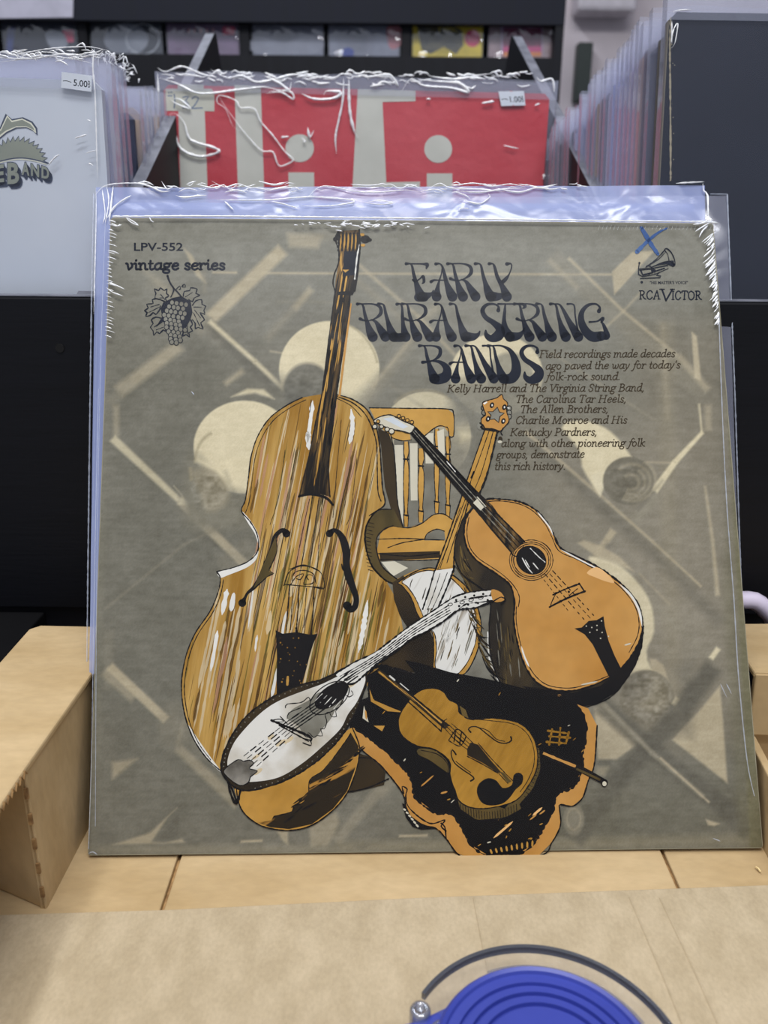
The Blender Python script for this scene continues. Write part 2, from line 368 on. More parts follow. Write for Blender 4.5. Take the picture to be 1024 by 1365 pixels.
# the swelling "bell" title face: unit height, y down; (x, y, radius)
def _st(x): return [(x-.13,.035,.04),(x-.03,.035,.022),(x+.02,.1,.032),(x+.06,.3,.04),(x+.12,.52,.055),(x+.19,.74,.09),(x+.26,.885,.115)]
BELL = {
 'E': [_st(.12), [(.38,.885,.115),(.52,.86,.08),(.64,.8,.035),(.68,.72,.018)], [(.3,.9,.1),(.45,.9,.1)], [(.1,.035,.022),(.4,.04,.025),(.52,.06,.05),(.5,.16,.02)], [(.16,.45,.03),(.22,.5,.022),(.34,.42,.02),(.42,.36,.035),(.44,.5,.035),(.4,.54,.02)]],
 'A': [[(.0,.04,.04),(.1,.035,.022),(.17,.12,.032),(.22,.32,.045),(.28,.55,.06),(.36,.76,.095),(.42,.885,.115)], [(.16,.12,.014),(.14,.3,.018),(.08,.5,.03),(.04,.7,.06),(.02,.885,.112)], [(-.12,.5,.04),(-.05,.46,.03),(.05,.46,.02),(.26,.46,.02)]],
 'R': [_st(0), [(-.03,.035,.022),(.25,.035,.022),(.44,.11,.038),(.46,.28,.045),(.3,.42,.022),(.1,.47,.02),(-.06,.42,.04)], [(.22,.44,.018),(.34,.5,.04),(.46,.7,.08),(.58,.885,.112)]],
 'L': [_st(0), [(.28,.88,.115),(.46,.88,.085),(.58,.82,.045),(.62,.74,.02)]],
 'U': [_st(0), [(.26,.9,.1),(.46,.9,.1)], [(.34,.04,.04),(.42,.035,.022),(.47,.12,.03),(.48,.35,.04),(.5,.6,.055),(.54,.8,.09),(.56,.885,.115)]],
 'Y': [[(.3,.04,.045),(.4,.035,.022),(.42,.12,.02),(.36,.3,.02),(.28,.42,.045),(.2,.5,.05)], [(-.15,.035,.04),(-.06,.035,.022),(-.01,.12,.035),(.05,.35,.045),(.12,.5,.05),(.2,.65,.07),(.3,.885,.115)]],
 'S': [[(.46,.2,.05),(.46,.1,.03),(.34,.035,.03),(.16,.06,.04),(.06,.2,.055),(.14,.38,.06),(.34,.52,.07),(.5,.68,.1),(.46,.85,.12),(.28,.92,.085),(.16,.84,.06),(.14,.72,.025)]],
 'T': [[(.0,.035,.03),(.3,.035,.022),(.62,.04,.035),(.68,.1,.045),(.62,.15,.015)], [(.18,.04,.02),(.17,.2,.035),(.15,.45,.05),(.18,.7,.09),(.3,.885,.115)], [(.3,.885,.115),(.5,.86,.085),(.62,.76,.04),(.66,.66,.018)]],
 'I': [_st(.02)],
 'N': [_st(0), [(-.02,.035,.022),(.1,.05,.024),(.2,.2,.04),(.34,.48,.065),(.48,.72,.09),(.58,.885,.112)], [(.3,.035,.03),(.42,.035,.022),(.48,.1,.024),(.5,.35,.022),(.56,.7,.03)]],
 'G': [[(.44,.22,.05),(.46,.12,.03),(.36,.035,.028),(.18,.07,.04),(.04,.25,.06),(.03,.5,.08),(.14,.75,.1),(.3,.88,.115),(.5,.86,.11)], [(.6,.9,.06),(.64,.86,.07),(.56,.6,.04),(.5,.5,.02)], [(.22,.5,.03),(.4,.48,.022),(.54,.4,.04),(.5,.5,.03)]],
 'B': [_st(0), [(-.03,.035,.022),(.2,.035,.022),(.38,.1,.04),(.38,.28,.045),(.2,.42,.022),(-.05,.46,.04)], [(.16,.42,.02),(.4,.46,.045),(.56,.62,.085),(.54,.82,.12),(.36,.9,.115),(.24,.885,.115)]],
 'D': [_st(0), [(-.03,.035,.022),(.2,.035,.025),(.42,.15,.05),(.55,.4,.085),(.58,.68,.115),(.48,.86,.12),(.3,.9,.105)]],
}
def bell(art, ch, x, y, h, material, sx=1.0):
    for st in BELL[ch]:
        art.stroke([(x+p[0]*h*sx, y+p[1]*h, p[2]*h*(1.14 if p[2] > .07 else (.92 if p[2] < .035 else 1.05))) for p in st], material, step=1.2)
# ------------------------------------------------------------ the front album
FR = Frame(cam2w((-.13646, .15839, .38000)), M3 @ Vector((.99962, .00023, .02746)), M3 @ Vector((-.01497, -.98731, .14798)))
CORN = [(147.5, 290), (951, 297.5), (1017.5, 1130.5), (117, 1140.5)]     # printed face, TL TR BR BL
K = 1.0
def P_(name, rgb, **k): k.setdefault('spec', .12); return mat(name, tuple(x*K for x in rgb), **k)
INK = P_('black_ink', (15, 14, 15), rough=.6, rgb2=(24, 21, 20))
NAVY = P_('navy_ink', (15, 21, 34), rough=.6, rgb2=(19, 26, 40))
BROWN = P_('brown_ink', (58, 48, 32), rough=.6)
GREY = P_('grey_wash', (128, 126, 114), rough=.6, rgb2=(96, 92, 80), nscale=60)
OCHRE = P_('ochre_wash', (166, 122, 48), rough=.6, rgb2=(190, 146, 72), nscale=22, fine=.08)
OCHRE2 = P_('orange_ochre_wash', (174, 122, 54), rough=.6, rgb2=(192, 144, 78), nscale=16, fine=.06)
OCHRE3 = P_('deep_ochre_wash', (142, 102, 30), rough=.6, rgb2=(170, 126, 48), nscale=14, stretch=(5, 1, 1), rot=(0, 0, .6), fine=.1)
WHITE = P_('white_paint', (205, 203, 194), rough=.6, rgb2=(224, 222, 214), nscale=30)
PEARL = P_('pearl_wash', (176, 168, 150), rough=.6, rgb2=(214, 212, 204), nscale=28, lo=.38, hi=.55)
CREAM = P_('cream_wash', (190, 184, 164), rough=.6)
DBROWN = P_('dark_brown_wash', (32, 26, 18), rough=.6, rgb2=(58, 46, 27), nscale=25)
OLIVE = P_('olive_wash', (58, 52, 30), rough=.6, rgb2=(104, 84, 42), nscale=20, stretch=(1, .4, 1), fine=.15)
SIDE = P_('guitar_side_wash', (38, 33, 26), rough=.6, rgb2=(92, 76, 46), nscale=20, stretch=(1.6, .5, 1), rot=(0, 0, .3), lo=.48, hi=.75, fine=.2)
# brushed pictures: light and dark bristle marks that run along the instrument
BASS = P_('bass_wood_brushed', (146, 106, 38), rough=.6, rgb2=(188, 152, 84), nscale=22, stretch=(7, .5, 1), rot=(0, 0, .14), lo=.38, hi=.66, detail=7, fine=.07)
FINGER = P_('fingerboard_brushed', (22, 18, 14), rough=.6, rgb2=(120, 92, 50), nscale=26, stretch=(8, .8, 1), rot=(0, 0, .12), lo=.5, hi=.72, detail=6)
DRUM = P_('banjo_head_brushed', (212, 210, 202), rough=.6, rgb2=(118, 102, 74), nscale=22, stretch=(8, .8, 1), rot=(0, 0, .5), lo=.54, hi=.72, detail=6)
HATCH = P_('hatched_shadow', (40, 32, 20), rough=.6, rgb2=(168, 122, 52), nscale=16, stretch=(1, 7, 1), rot=(0, 0, -.5), lo=.55, hi=.6, detail=5)
CASEK = P_('case_lining_ink', (13, 12, 12), rough=.6, rgb2=(16, 14, 13), nscale=40)
STREAK_W = P_('white_bristle_mark', (216, 196, 156), rough=.6, alpha=.62)
STREAK_G = P_('green_bristle_mark', (104, 100, 40), rough=.6, alpha=.5)
STREAK_B = P_('brown_bristle_mark', (84, 58, 26), rough=.6, alpha=.5)
STREAK_P = P_('pink_bristle_mark', (196, 150, 118), rough=.6, alpha=.5)
PENB = P_('blue_felt_pen', (44, 76, 128), rough=.5, rgb2=(62, 96, 146))

album = empty('record_album', mat=FR.mat)
tag(album, 'olive-grey record album with a drawing of stringed instruments, standing on the cardboard', 'record')
# cover board: slightly rounded corners, 4 mm thick
def corner_poly(c, r=5):
    out = []
    for i in range(4):
        a, b, d = (Vector((*c[(i+k-1) % 4], 0)) for k in (0, 1, 2))
        u = (a-b).normalized(); v = (d-b).normalized()
        for t in (1, .45, .13): out.append(b+u*r*t + v*r*(.13 if t == .45 else (0 if t == 1 else .45)))
        out.append(b+v*r)
    return [(p.x, p.y) for p in out]
out = corner_poly(CORN, 4)
uvs = [FR.uv(*p) for p in out]
b = MB(); b.prism([(u, v, -.00005) for u, v in uvs], (0, 0, -.0042))
BOARD = mat('album_card_edge', (128, 122, 98), rough=.7, rgb2=(150, 144, 120), nscale=60, bump=.2)
b.build('cover_board', BOARD, album)

# ---- the photograph printed behind the drawing, kept as a colour per grid point
NG = 600
u0, u1 = min(p[0] for p in uvs), max(p[0] for p in uvs); v0, v1 = min(p[1] for p in uvs), max(p[1] for p in uvs)
tl, tr_, br, bl = (np.array(FR.uv(*c)) for c in CORN)
S, T = np.meshgrid(np.linspace(.0012, .9988, NG), np.linspace(.0012, .9988, NG))
GU = (1-T)*((1-S)*bl[0]+S*br[0]) + T*((1-S)*tl[0]+S*tr_[0])
GV = (1-T)*((1-S)*bl[1]+S*br[1]) + T*((1-S)*tl[1]+S*tr_[1])
X, Y = FR.px(GU, GV)
rs = np.random.RandomState(4)
def vnoise(sx, sy, seed):
    r = np.random.RandomState(seed); g = r.rand(int(sy)+3, int(sx)+3)
    a = (X-100)/940*sx; bq = (Y-270)/900*sy
    a = np.clip(a, 0, sx); bq = np.clip(bq, 0, sy)
    i = a.astype(int); j = bq.astype(int); fa = a-i; fb = bq-j; fa = fa*fa*(3-2*fa); fb = fb*fb*(3-2*fb)
    return (g[j, i]*(1-fa)+g[j, i+1]*fa)*(1-fb)+(g[j+1, i]*(1-fa)+g[j+1, i+1]*fa)*fb
IMG = np.zeros((NG, NG, 3)); base = np.array((112., 109., 96.))
IMG[:] = base
LT, L2, MD, DK = (174, 162, 134), (206, 194, 160), (136, 130, 112), (90, 87, 76)
def sseg(px, py, pts):
    d = np.full(px.shape, 1e9); ins = np.zeros(px.shape, bool); n = len(pts)
    for i in range(n):
        ax, ay = pts[i]; bx, by = pts[(i+1) % n]
        dx, dy = bx-ax, by-ay; L = dx*dx+dy*dy or 1
        t = np.clip(((px-ax)*dx+(py-ay)*dy)/L, 0, 1)
        d = np.minimum(d, np.hypot(px-ax-t*dx, py-ay-t*dy))
        c = ((ay > py) != (by > py)); c &= px < (bx-ax)*(py-ay)/((by-ay) or 1e-9)+ax
        ins ^= c
    return np.where(ins, d, -d)
def win(x0, y0, x1, y1):
    ok = (X > x0) & (X < x1) & (Y > y0) & (Y < y1)
    r = np.where(ok.any(1))[0]; c = np.where(ok.any(0))[0]
    if not len(r) or not len(c): return None
    return slice(r[0], r[-1]+1), slice(c[0], c[-1]+1)
def mixc(sl, m, col):
    m = m[..., None]; IMG[sl] = IMG[sl]*(1-m)+np.array(col, float)*m
def bp(pts, col, a=1., soft=1.5, smooth=False, grad=None):
    if smooth: pts = [tuple(p[:2]) for p in catmull(pts, True, 8)]
    xs = [p[0] for p in pts]; ys = [p[1] for p in pts]
    sl = win(min(xs)-3*soft, min(ys)-3*soft, max(xs)+3*soft, max(ys)+3*soft)
    if sl is None: return
    d = sseg(X[sl], Y[sl], pts); m = np.clip(d/soft*.5+.5, 0, 1)*a
    if grad:
        (gx0, gy0), (gx1, gy1), ga, gb = grad; dx, dy = gx1-gx0, gy1-gy0
        t = np.clip(((X[sl]-gx0)*dx+(Y[sl]-gy0)*dy)/(dx*dx+dy*dy), 0, 1); m = m*(ga*(1-t)+gb*t)
    mixc(sl, m, col)
def bl_(pts, w, col, a=1., soft=1.5, w2=None):
    w2 = w2 or w; n = len(pts)-1
    for i in range(n):
        (ax, ay), (bx, by) = pts[i], pts[i+1]; l = math.hypot(bx-ax, by-ay); nx, ny = -(by-ay)/l, (bx-ax)/l
        ra = (w+(w2-w)*i/n)/2; rb = (w+(w2-w)*(i+1)/n)/2
        bp([(ax+nx*ra, ay+ny*ra), (bx+nx*rb, by+ny*rb), (bx-nx*rb, by-ny*rb), (ax-nx*ra, ay-ny*ra)], col, a, soft)
def bc(x, y, r, col, a=1., soft=2., ry=None, top=None):
    ry = ry or r; sl = win(x-r-9, y-ry-9, x+r+9, y+ry+9)
    if sl is None: return
    d = (1-np.hypot((X[sl]-x)/r, (Y[sl]-y)/ry))*min(r, ry); m = np.clip(d/soft+.5, 0, 1)*a
    if top: m = m*np.clip((top[1]-Y[sl])/(top[1]-top[0]), 0, 1)
    mixc(sl, m, col)
def ring(x, y, r, w, col, a=.6, ry=None, a0=-180, a1=180):
    ry = ry or r; sl = win(x-r-9, y-ry-9, x+r+9, y+ry+9)
    if sl is None: return
    q = np.hypot((X[sl]-x)/r, (Y[sl]-y)/ry); m = np.clip(1-np.abs(q-1)*r/w, 0, 1)*a
    an = np.degrees(np.arctan2(Y[sl]-y, X[sl]-x)); m = m*((an > a0) & (an < a1)); mixc(sl, m, col)
# broad tone
bp([(100, 270), (1030, 270), (1030, 420), (100, 420)], (124, 123, 112), .7, 60)
bp([(480, 300), (880, 300), (900, 560), (520, 520)], (124, 122, 110), .6, 70)
bp([(120, 420), (330, 420), (320, 1140), (110, 1140)], (104, 102, 90), .5, 50)
bp([(540, 1050), (1030, 1050), (1030, 1150), (540, 1150)], (100, 97, 82), .6, 40)
bp([(840, 430), (975, 430), (1000, 1000), (840, 1000)], (118, 111, 94), .6, 30)
bp([(700,560),(965,560),(985,960),(740,960)], (134, 127, 110), .7, 40); bp([(780,700),(950,700),(955,860),(860,860)], (140,133,116), .5, 30)
# wooden beams of the lattice, left half
bl_([(205, 372), (300, 455)], 22, MD, .45, 8); bl_([(188, 356), (262, 424)], 8, LT, .25, 4)
bp([(245, 331), (256, 340), (275, 378), (262, 368)], LT, .75, 2)
bl_([(377, 333), (280, 425)], 18, LT, .85, 3); bl_([(280, 425), (262, 442)], 18, MD, .6, 4)
bl_([(240, 460), (158, 522)], 17, LT, .62, 4); bl_([(176, 508), (146, 538)], 14, MD, .5, 4)
bl_([(283, 363), (316, 363.5)], 3, LT, .8, 1.5); bl_([(348, 364), (560, 365), (816, 366)], 3, LT, .75, 1.5)
bl_([(272, 362), (273, 390)], 4, MD, .7, 3)
bp([(383, 311), (430, 314), (424, 331), (386, 329)], LT, .65, 4); bl_([(388, 320), (470, 312)], 10, MD, .5, 6)
bl_([(415, 385), (392, 412)], 9, LT, .6, 3); bl_([(394, 410), (355, 452)], 9, MD, .6, 4)
bl_([(276, 430), (335, 486), (388, 536)], 15, DK, .5, 4); bl_([(279, 428), (340, 482), (391, 530)], 6, L2, .8, 2)
bl_([(370, 402), (560, 404)], 2, MD, .5, 2)
bl_([(360, 468), (384, 472)], 2, LT, .7, 1.5)
bl_([(300, 512), (324, 494)], 7, LT, .6, 3)
bp([(151, 540), (159, 540), (159, 581), (151, 581)], LT, .45, 3)
bl_([(150, 584), (240, 668)], 11, L2, .7, 2, 8); bl_([(240, 668), (326, 752)], 12, LT, .75, 2); bl_([(236, 676), (310, 748)], 5, DK, .4, 3)
bp([(232, 648), (243, 660), (238, 672), (250, 676), (246, 664)], L2, .8, 2)
bl_([(140, 812), (245, 726), (300, 700)], 3, MD, .5, 2); bp([(290, 742), (330, 716), (345, 745), (300, 775)], MD, .35, 5)
bl_([(130, 700), (124, 1130)], 9, (126, 123, 108), .5, 5)
bl_([(144, 840), (144, 920)], 14, MD, .35, 4)
bl_([(139, 894), (180, 930)], 16, LT, .5, 3); bl_([(146, 888), (222, 960)], 12, LT, .85, 2)
bl_([(225, 955), (275, 1010)], 22, MD, .25, 6); bl_([(238, 998), (318, 1072)], 12, LT, .5, 3, 16)
bl_([(260, 900), (235, 1000)], 3, LT, .4, 3); bc(232, 968, 22, MD, .3, 9, 34)
bp([(149, 1016), (184, 1011), (150, 1039)], LT, .6, 3)
bp([(236, 1077), (226, 1086), (202, 1122), (218, 1124), (243, 1118), (246, 1123), (184, 1125), (150, 1126), (200, 1110)], LT, .7, 2)
bp([(238, 1084), (210, 1118), (238, 1118)], DK, .35, 2)
bl_([(321, 1122), (350, 1120.5)], 3, LT, .9, 1.5)
bp([(366, 1103), (384, 1108), (384, 1126), (378, 1122)], LT, .7, 2)
bp([(412, 1100), (448, 1082), (453, 1096), (446, 1112), (437, 1128), (414, 1130)], LT, .5, 3)
bl_([(512, 1046), (448, 1122)], 14, MD, .8, 3); bl_([(560, 1000), (505, 1060)], 15, MD, .7, 4); bl_([(590, 1010), (540, 1075)], 10, DK, .6, 4)
bp([(450, 1122), (1010, 1112), (1012, 1128), (450, 1137)], (140, 132, 108), .55, 6); bp([(120, 1127), (450, 1126), (450, 1138), (120, 1138)], (136, 130, 110), .6, 5)
bl_([(532, 1114.5), (570, 1113.5)], 3, LT, .9, 1.5)
bp([(472, 1128), (492, 1126), (484, 1133)], DK, .5, 3)
# hat crowns and heads
bc(439, 493, 67, L2, .95, 2, 65); bp([(372, 505), (470, 540), (512, 500), (504, 600), (380, 600)], (116, 113, 100), .97, 14)
ring(431, 497, 73, 2.2, (150, 140, 112), .8, 72, -70, -10); bc(410, 518, 32, (96, 94, 84), .9, 5, 34); ring(410, 520, 34, 3, LT, .25, 36, -170, -60)
bc(326, 596, 68, L2, .95, 2, 62); bp([(250, 616), (262, 608), (300, 650), (345, 668), (330, 700), (250, 700)], (118, 114, 98), .95, 10, True)
ring(288, 622, 34, 4, (150, 140, 112), .7, 60, 150, 180); ring(290, 618, 30, 3, (150, 140, 112), .7, 42, -180, -100)
bl_([(262, 612), (300, 632)], 5, L2, .8, 3); bp([(300, 612), (345, 610), (322, 640), (306, 652), (292, 636)], L2, .9, 4, True)
bp([(256, 628), (284, 628), (306, 652), (298, 676), (276, 682), (266, 658)], (142, 134, 112), .8, 4, True)
bl_([(300, 628), (325, 690)], 4, DK, .3, 4)
bp([(308, 529), (330, 518), (352, 519), (366, 532), (340, 524)], L2, .85, 2)
bc(568, 582, 60, L2, .75, 2, 60); ring(566, 586, 60, 3, (140, 132, 108), .7, 66, -130, -20); bp([(510, 600), (560, 560), (632, 592), (632, 700), (510, 700)], (122, 118, 104), .85, 16)
bp([(612, 570), (628, 582), (615, 590)], L2, .6, 4)
bc(563, 640, 38, (110, 106, 92), .6, 8, 62)
bc(662, 500, 62, L2, .9, 2, 55); bc(680, 500, 31, (124, 121, 106), .75, 5, 30); bl_([(628, 470), (668, 524)], 4, (150, 142, 118), .6, 3)
bp([(600, 506), (720, 506), (732, 560), (600, 570)], (120, 117, 104), .85, 10)
bl_([(585, 408), (550, 436)], 12, LT, .35, 5); bl_([(560, 440), (470, 560)], 14, MD, .6, 5); bl_([(548, 452), (496, 516)], 4, LT, .5, 3)
bl_([(477, 352), (560, 424), (607, 474)], 5, LT, .55, 2); bl_([(474, 372), (540, 428)], 8, MD, .6, 4); bl_([(520, 512), (600, 570)], 3, MD, .5, 3)
# right half
bl_([(735, 342), (800, 402), (880, 470), (940, 524)], 24, MD, .42, 5); bl_([(758, 344), (831, 415), (903, 474)], 4, LT, .75, 2)
bl_([(732, 346), (770, 384)], 5, LT, .35, 3); bl_([(904, 474), (944, 520)], 9, LT, .55, 3)
bp([(816, 362), (843, 336), (873, 334), (819, 393)], LT, .85, 1.5)
bl_([(856, 388), (831, 415), (790, 452)], 3, LT, .55, 2)
bl_([(735, 470), (800, 512), (876, 562)], 3, MD, .8, 2); bl_([(640, 505), (735, 560)], 3, MD, .5, 3)
bp([(876, 430), (898, 430), (908, 930), (886, 940)], (140, 132, 110), .4, 6); bl_([(884, 430), (890, 560)], 6, LT, .3, 4)
bp([(922, 442), (929, 448), (935, 508), (926, 504)], LT, .9, 1.5)
bl_([(944, 540), (944, 574)], 9, LT, .5, 3); bl_([(932, 538), (936, 578)], 3, L2, .7, 1.5)
bl_([(862, 616), (900, 617)], 2, LT, .7, 1.5)
bl_([(937, 576), (900, 616), (872, 655)], 5, L2, .95, 1.5, 10); bl_([(878, 660), (845, 694)], 12, MD, .8, 3); bl_([(884, 640), (850, 680)], 4, DK, .4, 3)
bl_([(940, 648), (950, 720), (957, 794)], 3, LT, .75, 2, 6)
bl_([(700, 575), (800, 660), (870, 722), (935, 782)], 5, LT, .85, 1.5, 3); bl_([(706, 590), (800, 672), (900, 765), (960, 830)], 16, DK, .35, 6)
bp([(749, 570), (764, 561), (790, 563), (815, 576), (834, 598), (845, 618), (822, 622), (806, 640), (800, 660), (786, 640), (776, 622), (772, 600)], L2, .95, 2, True)
bp([(788, 634), (800, 628), (806, 650), (800, 662)], (205, 195, 165), .7, 2)
bc(838, 641, 34, (108, 103, 88), .97, 2.5, 32)
for i, r in enumerate((30, 24, 18, 11)): ring(844-i, 640+i, r, 4, (160, 150, 124), .5, r*.92, -140 if i % 2 else -60, 120)
bl_([(764, 700), (880, 812), (950, 880)], 9, MD, .45, 4); bl_([(852, 764), (893, 806)], 2, LT, .5, 2)
bl_([(818, 707), (790, 748)], 10, LT, .85, 2, 7); bl_([(812, 724), (784, 752)], 8, DK, .3, 3)
bp([(770, 724), (778, 720), (800, 727), (826, 742), (846, 762), (800, 745)], LT, .8, 2)
bp([(784, 745), (822, 752), (850, 776), (868, 806), (872, 842), (862, 868), (868, 890), (886, 902), (850, 896), (832, 900), (854, 850), (850, 806)], L2, .85, 2, True)
bp([(866, 878), (884, 886), (890, 912), (876, 906)], LT, .8, 2, True)
bc(862, 930, 36, (118, 112, 96), .97, 3, 37); bc(870, 925, 24, (144, 136, 114), .6, 14); bc(850, 915, 20, (100, 95, 82), .5, 10)
bl_([(958, 864), (948, 878)], 7, L2, .9, 1.5); bl_([(904, 930), (898, 940)], 7, L2, .8, 1.5)
bp([(792, 945), (806, 936), (858, 987), (822, 1012), (797, 1013)], LT, .8, 2); bl_([(797, 1016), (815, 1018)], 8, DK, .5, 3); bp([(796, 1022), (812, 1022), (806, 1034), (792, 1036)], LT, .5, 3)
bp([(896, 986), (930, 950), (960, 914), (964, 960), (970, 1044)], LT, .95, 2); bp([(900, 982), (918, 940), (900, 890), (924, 880), (924, 984)], DK, .35, 8)
bl_([(952, 888), (905, 950), (870, 990), (815, 1050), (765, 1120)], 26, DK, .75, 5); bl_([(800, 938), (870, 1000), (960, 1072), (1000, 1110)], 24, DK, .7, 4)
bl_([(804, 938), (870, 1004), (938, 1062)], 6, MD, .9, 2); bl_([(880, 1010), (946, 1070)], 2.5, LT, .9, 1.2)
bp([(770, 1080), (790, 1040), (840, 1060), (800, 1110), (770, 1112)], (104, 100, 84), .3, 12)
bc(765, 1092, 14, MD, .7, 3, 22); ring(765, 1092, 9, 2, LT, .4, 14)
for bx_, by_, br_, am in ((862,930,36,30), (410,520,30,16), (278,655,26,26), (838,641,30,16)):
    mk = np.clip((1-np.hypot(X-bx_, Y-by_)/br_)*6, 0, 1); IMG += ((vnoise(90,120,7+br_)-.5)*am*mk)[..., None]; IMG += ((vnoise(200,260,9+br_)-.5)*am*mk)[..., None]
bp([(941, 1092), (960, 1098), (952, 1101), (944, 1100)], LT, .9, 1.5)
bp([(964, 780), (972, 660), (1000, 1120), (985, 1120)], (104, 100, 76), .4, 6)
bp([(958, 300), (975, 300), (1025, 1140), (1000, 1140)], (108, 104, 78), .85, 3)
bp([(118, 300), (148, 300), (132, 1140), (112, 1140)], (116, 113, 98), .5, 4)
# grain of the old halftone
g = (vnoise(28, 26, 1)-.5)*8+(vnoise(110, 140, 2)-.5)*9+(vnoise(40, 300, 3)-.5)*7+(rs.rand(NG, NG)-.5)*9
IMG = np.clip(IMG+g[..., None], 0, 255)
c = IMG/255*K; c = np.where(c <= .04045, c/12.92, ((c+.055)/1.055)**2.4)
me = bpy.data.meshes.new('printed_background')
nv = NG*NG; co = np.stack([GU, GV, np.full_like(GU, .00002)], -1).reshape(-1, 3).astype(np.float32)
ii = (np.arange(NG-1)[:, None]*NG+np.arange(NG-1)[None, :]).reshape(-1)
quads = np.stack([ii, ii+1, ii+NG+1, ii+NG], -1).astype(np.int32)
me.vertices.add(nv); me.vertices.foreach_set('co', co.reshape(-1))
me.loops.add(quads.size); me.loops.foreach_set('vertex_index', quads.reshape(-1))
me.polygons.add(len(quads)); me.polygons.foreach_set('loop_start', np.arange(0, quads.size, 4, dtype=np.int32)); me.polygons.foreach_set('loop_total', np.full(len(quads), 4, np.int32))
me.update(calc_edges=True)
at_ = me.color_attributes.new('print', 'FLOAT_COLOR', 'POINT')
at_.data.foreach_set('color', np.concatenate([c, np.ones((NG, NG, 1))], -1).reshape(-1).astype(np.float32))
pm = bpy.data.materials.new('halftone_print'); pm.use_nodes = True
pn = pm.node_tree.nodes; pl = pm.node_tree.links; a_ = pn.new('ShaderNodeAttribute'); a_.attribute_name = 'print'
pl.new(a_.outputs['Color'], pn['Principled BSDF'].inputs['Base Color']); pn['Principled BSDF'].inputs['Roughness'].default_value = .6; pn['Principled BSDF'].inputs['Specular IOR Level'].default_value = .15
pnz = pn.new('ShaderNodeTexNoise'); pnz.inputs['Scale'].default_value = 260; pbp = pn.new('ShaderNodeBump'); pbp.inputs['Strength'].default_value = .12; pbp.inputs['Distance'].default_value = .0005
ptc = pn.new('ShaderNodeTexCoord'); pl.new(ptc.outputs['Object'], pnz.inputs['Vector']); pl.new(pnz.outputs['Fac'], pbp.inputs['Height']); pl.new(pbp.outputs[0], pn['Principled BSDF'].inputs['Normal'])
link('printed_background', me, album, [pm])

def Z(x0, y0, s):
    """read-off helper: points noted in an enlarged view -> picture pixels"""
    return lambda *pts: [(x0+p[0]/s, y0+p[1]/s, *[r/s for r in p[2:]]) for p in pts]
LB = [.00006]
def art(): return Art(FR, LB[0])
def done(a, name):
    LB[0] += (a.k+2)*Art.LAY; return a.build(name, album)
def inside(poly, x, y):
    r = False; n = len(poly)
    for i in range(n):
        ax, ay = poly[i][:2]; bx, by = poly[(i+1) % n][:2]
        if (ay > y) != (by > y) and x < (bx-ax)*(y-ay)/(by-ay)+ax: r = not r
    return r
def bristles(a, poly, n, slope, l0, l1, w0, w1, mats_, rnd, region=None):
    q = catmull(poly, True, 10); xs = [p[0] for p in q]; ys = [p[1] for p in q]; k = 0; todo = []
    for _ in range(n*6):
        if k >= n: break
        x, y = rnd.uniform(min(xs), max(xs)), rnd.uniform(min(ys), max(ys)); l = rnd.uniform(l0, l1)
        if region and not (region[0] < x < region[2] and region[1] < y < region[3]): continue
        s = slope+rnd.uniform(-.03, .03); x2, y2 = x+s*l, y+l
        if not all(inside(q, x+(x2-x)*t, y+(y2-y)*t) for t in (0, .25, .5, .75, 1)): continue
        k += 1; todo.append((rnd.randrange(len(mats_)), [(x, y), ((x+x2)/2+rnd.uniform(-1, 1), (y+y2)/2), (x2, y2)], rnd.uniform(w0, w1)))
    for i, pts, w in sorted(todo, key=lambda t: t[0]): a.stroke(pts, mats_[i], w, taper=True, rough=.3, step=7)
def inkline(a, pts, w=1.5, closed=False, rough=.35, m=None, smooth=True): a.stroke(pts, m or INK, w, smooth, closed, rough, step=2.5)
rd = random.Random(11)

# ---- chair behind the bass
a = art(); z = Z(470, 510, 4.452)
a.poly(z((245,330),(280,345),(380,345),(545,400),(575,560),(575,790),(430,830),(300,860),(262,700),(258,560)), GREY, False)
for x0, x1, y0, y1 in ((250,300,370,840),(340,386,360,700),(428,480,300,480)):
    a.poly(z((x0,y0),(x1,y0),(x1,y1),(x0+6,y1)), CREAM, False)
a.poly(z((100,150),(330,155),(560,155),(602,185),(600,318),(575,318),(572,300),(545,262),(500,262),(430,315),(340,300),(345,340),(300,348),(240,335),(150,250)), OCHRE, False)
for c, y0, y1, w in ((318,350,855,15),(406,390,830,17),(500,275,775,14),(566,320,795,15)):
    for f in (1, -1): pass
    p = [(c,y0,w*.8),(c+2,y0+60,w),(c,y0+105,w*.55),(c+2,y0+150,w*.95),(c,(y0+y1)/2+20,w*1.05),(c,y1-90,w*.6),(c,y1-60,w*.9),(c,y1,w*.7)]
    a.stroke([(470+q[0]/4.452, 510+q[1]/4.452, q[2]/4.452) for q in p], OCHRE, cap=False)
    for sgn in (-1, 1): inkline(a, [(470+(q[0]+sgn*q[2])/4.452, 510+q[1]/4.452) for q in p], 1.1)
    inkline(a, z((c-14, y0+104), (c+14, y0+106)), 2.2); inkline(a, z((c-14, y1-70), (c+14, y1-64)), 2)
a.poly(z((502,290),(542,275),(548,420),(530,520),(510,420)), CREAM, False)
a.poly(z((165,900),(200,860),(240,850),(330,862),(410,836),(480,785),(540,780),(600,820),(600,1160),(160,1190),(145,1000)), OCHRE, False)
a.poly(z((425,937),(440,900),(500,870),(545,882),(552,937)), GREY, False)
a.poly(z((160,1010),(520,1000),(520,1040),(165,1060)), DBROWN, False)
a.poly(z((160,1060),(520,1045),(500,1110),(380,1110),(262,1165),(200,1140)), GREY, False)
a.poly(z((172,1065),(250,1060),(330,1100),(240,1150)), CREAM, False)
